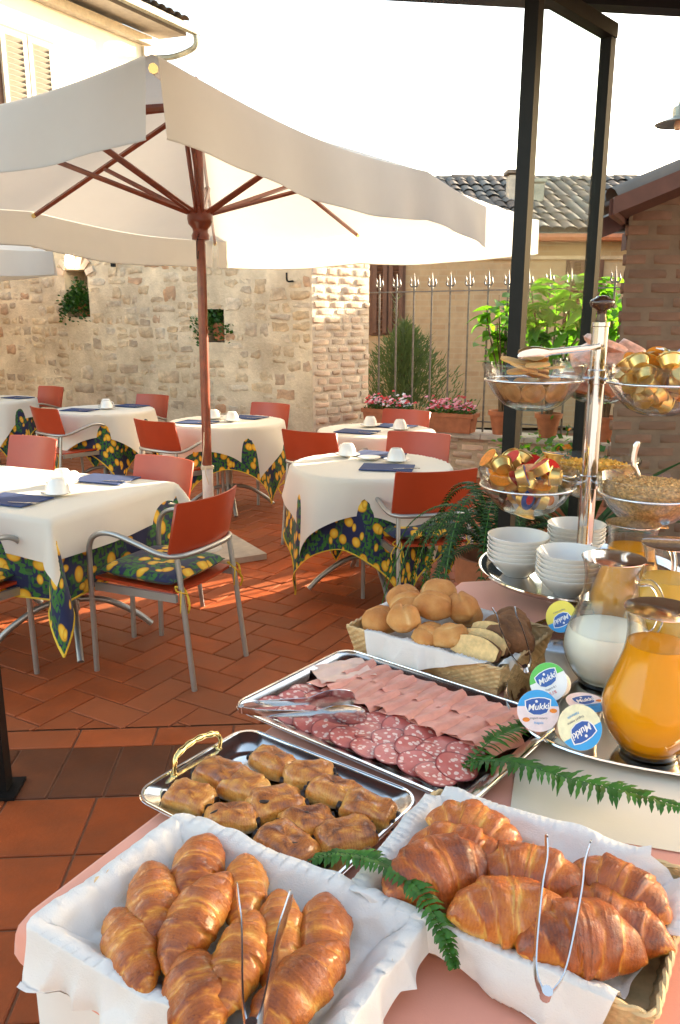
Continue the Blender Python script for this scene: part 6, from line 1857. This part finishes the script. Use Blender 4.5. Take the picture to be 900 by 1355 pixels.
def text(parent, s, size, x, y, mat, rz=0.0, shear=0.25, z=0.0009, bold=0.0):
    cu = bpy.data.curves.new('lettering', 'FONT'); cu.body = s; cu.size = size; cu.shear = shear; cu.align_x = 'CENTER'; cu.align_y = 'CENTER'
    cu.extrude = 0.00012; cu.offset = bold; cu.resolution_u = 3
    cu.materials.append(MAT[mat])
    tmp = bpy.data.objects.new('tmp', cu)
    me = bpy.data.meshes.new_from_object(tmp); bpy.data.objects.remove(tmp)
    me.materials.clear(); me.materials.append(MAT[mat])
    o = link_mesh('lettering', me, parent, (x, y, z), (0, 0, rz))
def yoghurt(lab, lid_c, nrm, spin, main, seg, cup, small, seg_side=1, sc=1.0, fruit=None):
    nrm = Vector(nrm).normalized()
    root = thing('yoghurt_pot', lab, 'yoghurt', lid_c, 0, 'yoghurt pots on the drinks tray')
    q = nrm.to_track_quat('Z', 'Y')
    root.rotation_mode = 'QUATERNION'
    # turn about the lid so its print stands upright for a reader, then add the spin seen in the photo
    up = Vector((0, 0, 1)) - nrm * nrm.z
    m = q.to_matrix(); yv = m @ Vector((0, 1, 0)); ang = math.atan2(yv.cross(up).dot(nrm), yv.dot(up))
    from mathutils import Quaternion
    root.rotation_quaternion = Quaternion(nrm, ang + R(spin)) @ q
    root.scale = (sc,) * 3
    MB().lathe([(0, -0.058), (0.024, -0.058), (0.026, -0.055), (0.0325, -0.004), (0.0365, -0.0015), (0.0365, 0.0), (0, 0.0)], 28).build('cup', cup, root, 40)
    lid = MB().lathe([(0, 0.0002), (0.0375, 0.0002), (0.0375, 0.0005), (0, 0.0006)], 36).build('lid', main, root, 0)
    sg = MB(); pts = []
    for k in range(21):
        a = math.pi * k / 20 * 0.86 + math.pi * 0.07; pts.append((0.0372 * math.cos(a), 0.0372 * math.sin(a) * seg_side))
    for k in range(9):
        t = k / 8; x = pts[20][0] + (pts[0][0] - pts[20][0]) * t; pts.append((x, (0.008 + 0.012 * math.sin(math.pi * t) * 0) * seg_side))
    sg.add([(x, y, 0.00085) for x, y in pts], [tuple(range(len(pts)))]); sg.build('lid_band', seg, lid, 0)
    def shield(k, z, mat, nm):
        pl = [(-0.021, 0.013), (-0.010, 0.017), (0.002, 0.0185), (0.012, 0.018), (0.022, 0.015), (0.021, 0.004), (0.015, -0.007), (0.004, -0.011), (-0.008, -0.011), (-0.017, -0.006), (-0.021, 0.003)]
        MB().add([(x * k, (y - 0.003) * k + 0.003 + 0.004, z) for x, y in pl], [tuple(range(len(pl)))]).build(nm, mat, lid, 0)
    shield(1.10, 0.0011, 'print_white', 'logo_edge'); shield(1.0, 0.00135, 'print_logo', 'logo_panel')
    text(lid, 'Mukki', 0.0155, 0.0, 0.0065, 'print_white', R(6), 0.3, 0.0016, 0.0003)
    MB().lathe([(0, 0.0014), (0.0028, 0.0014), (0, 0.0018)], 5, (-0.002, 0.0165, 0)).build('logo_star', 'print_white', lid, 0)
    for i, (t_, sz, y, c_) in enumerate(small): text(lid, t_, sz, 0.0, y, c_, 0, 0.15, 0.0011)
    if fruit:
        for fx, fy in ((-0.022, -0.016), (0.027, 0.000)):
            b = MB().lathe([(0, 0.0012), (0.0052, 0.0012), (0, 0.0016)], 10); b.v = [(x * 1.3 + fx, y * .8 + fy, z) for x, y, z in b.v]; b.build('lid_fruit', fruit, lid, 0)
SM = [('yogurt intero', 0.0058, -0.013, 'print_grey'), ('fragola', 0.0062, -0.0215, 'print_blue')]
yoghurt('yoghurt pot with blue and pink lid facing the camera, left of the yellow one', (0.362, 1.325, 0.878), (-0.22, -0.86, 0.46), 6, 'print_pink', 'print_blue', 'plastic_plum', SM, 1, 1.0, 'print_orange')
yoghurt('yoghurt pot with cream and blue lid turned upside down, in front', (0.424, 1.275, 0.872), (0.05, -0.86, 0.50), 205, 'print_cream', 'print_blue', 'plastic_peach', [('Yogurt intero', 0.0058, -0.013, 'print_grey'), ('Naturale', 0.0062, -0.0215, 'print_blue')], 1, 1.06)
yoghurt('yoghurt pot with a green and white lid behind the blue one', (0.402, 1.412, 0.893), (-0.55, -0.70, 0.42), 38, 'print_white', 'print_green', 'plastic_white', [('Yogurt 0,1', 0.0056, -0.013, 'print_grey'), ('0,1%', 0.0085, -0.0225, 'print_red')], 1, 1.0)
yoghurt('upright yoghurt pot with blue and pink lid beside the orange juice', (0.476, 1.405, T + 0.0135 + 0.060), (0.02, -0.05, 1.0), -8, 'print_pink', 'print_blue', 'plastic_white', SM, -1, 1.02, 'print_orange')
yoghurt('yoghurt pot with yellow and blue lid leaning behind the milk jug', (0.512, 1.730, 0.905), (-0.62, -0.66, 0.42), 215, 'print_yellow', 'print_blue', 'plastic_white', [('Yogurt intero', 0.0056, -0.013, 'print_grey')], 1, 1.0)

# ---------------------------------------------------------------- fern fronds laid on the cloth
pin = MB()
def pf(u, v):
    wd = 0.0042 * (1 - u) ** 0.55 * (1 + .25 * math.sin(u * 22)) + 0.0003
    return (u, (2 * v - 1) * wd, 0.0035 * math.sin(u * math.pi) - .0035 * u)
pin.grid(6, 2, lambda u, v: (pf(u, v)[0] * 0.034, pf(u, v)[1], pf(u, v)[2]))
pin_me = pin.mesh('leaflet', 'leaf_fern', 180)
def frond(lab, pts, wmax, npair, seed):
    r2 = random.Random(seed)
    root = thing('fern_frond', lab, 'fern frond', pts[0], 0, 'fern fronds on the buffet')
    path = cr([Vector(p) - Vector(pts[0]) for p in pts], 14); n = len(path)
    MB().tube(path, [0.0016 - 0.0012 * i / n for i in range(n)], 5).build('stalk', 'leaf_fern', root, 60)
    for k in range(npair):
        t = 0.06 + 0.93 * k / npair; f_ = t * (n - 1); i = min(n - 2, int(f_)); p = path[i].lerp(path[i + 1], f_ - i); d = (path[i + 1] - path[i]).normalized()
        az = math.atan2(d.y, d.x)
        ln = wmax * (math.sin(math.pi * (0.16 + 0.80 * t)) ** 0.7) / 0.034
        for s in (-1, 1):
            o = inst('leaflet', pin_me, root, p + Vector((0, 0, .0005)), (s * r2.uniform(-.15, .35), r2.uniform(-.15, .28), az + s * R(70 + r2.uniform(-8, 8))), (ln * r2.uniform(.85, 1.05), r2.uniform(.9, 1.2), 1))
frond('long fern frond lying behind the near right croissant basket', [(0.228, 1.285, T + 0.020), (0.300, 1.225, T + 0.052), (0.375, 1.165, T + 0.060), (0.455, 1.105, T + 0.072), (0.520, 1.050, T + 0.080)], 0.044, 40, 1)
frond('short fern frond on the cloth beside the yoghurt pots', [(0.215, 1.265, T + 0.012), (0.275, 1.305, T + 0.050), (0.330, 1.345, T + 0.052), (0.375, 1.385, T + 0.050)], 0.036, 28, 2)
frond('fern frond between the two croissant baskets', [(-0.045, 0.975, T + 0.050), (0.000, 0.952, T + 0.078), (0.055, 0.920, T + 0.088), (0.100, 0.872, T + 0.086), (0.126, 0.815, T + 0.066), (0.136, 0.785, T + 0.045)], 0.024, 40, 3)
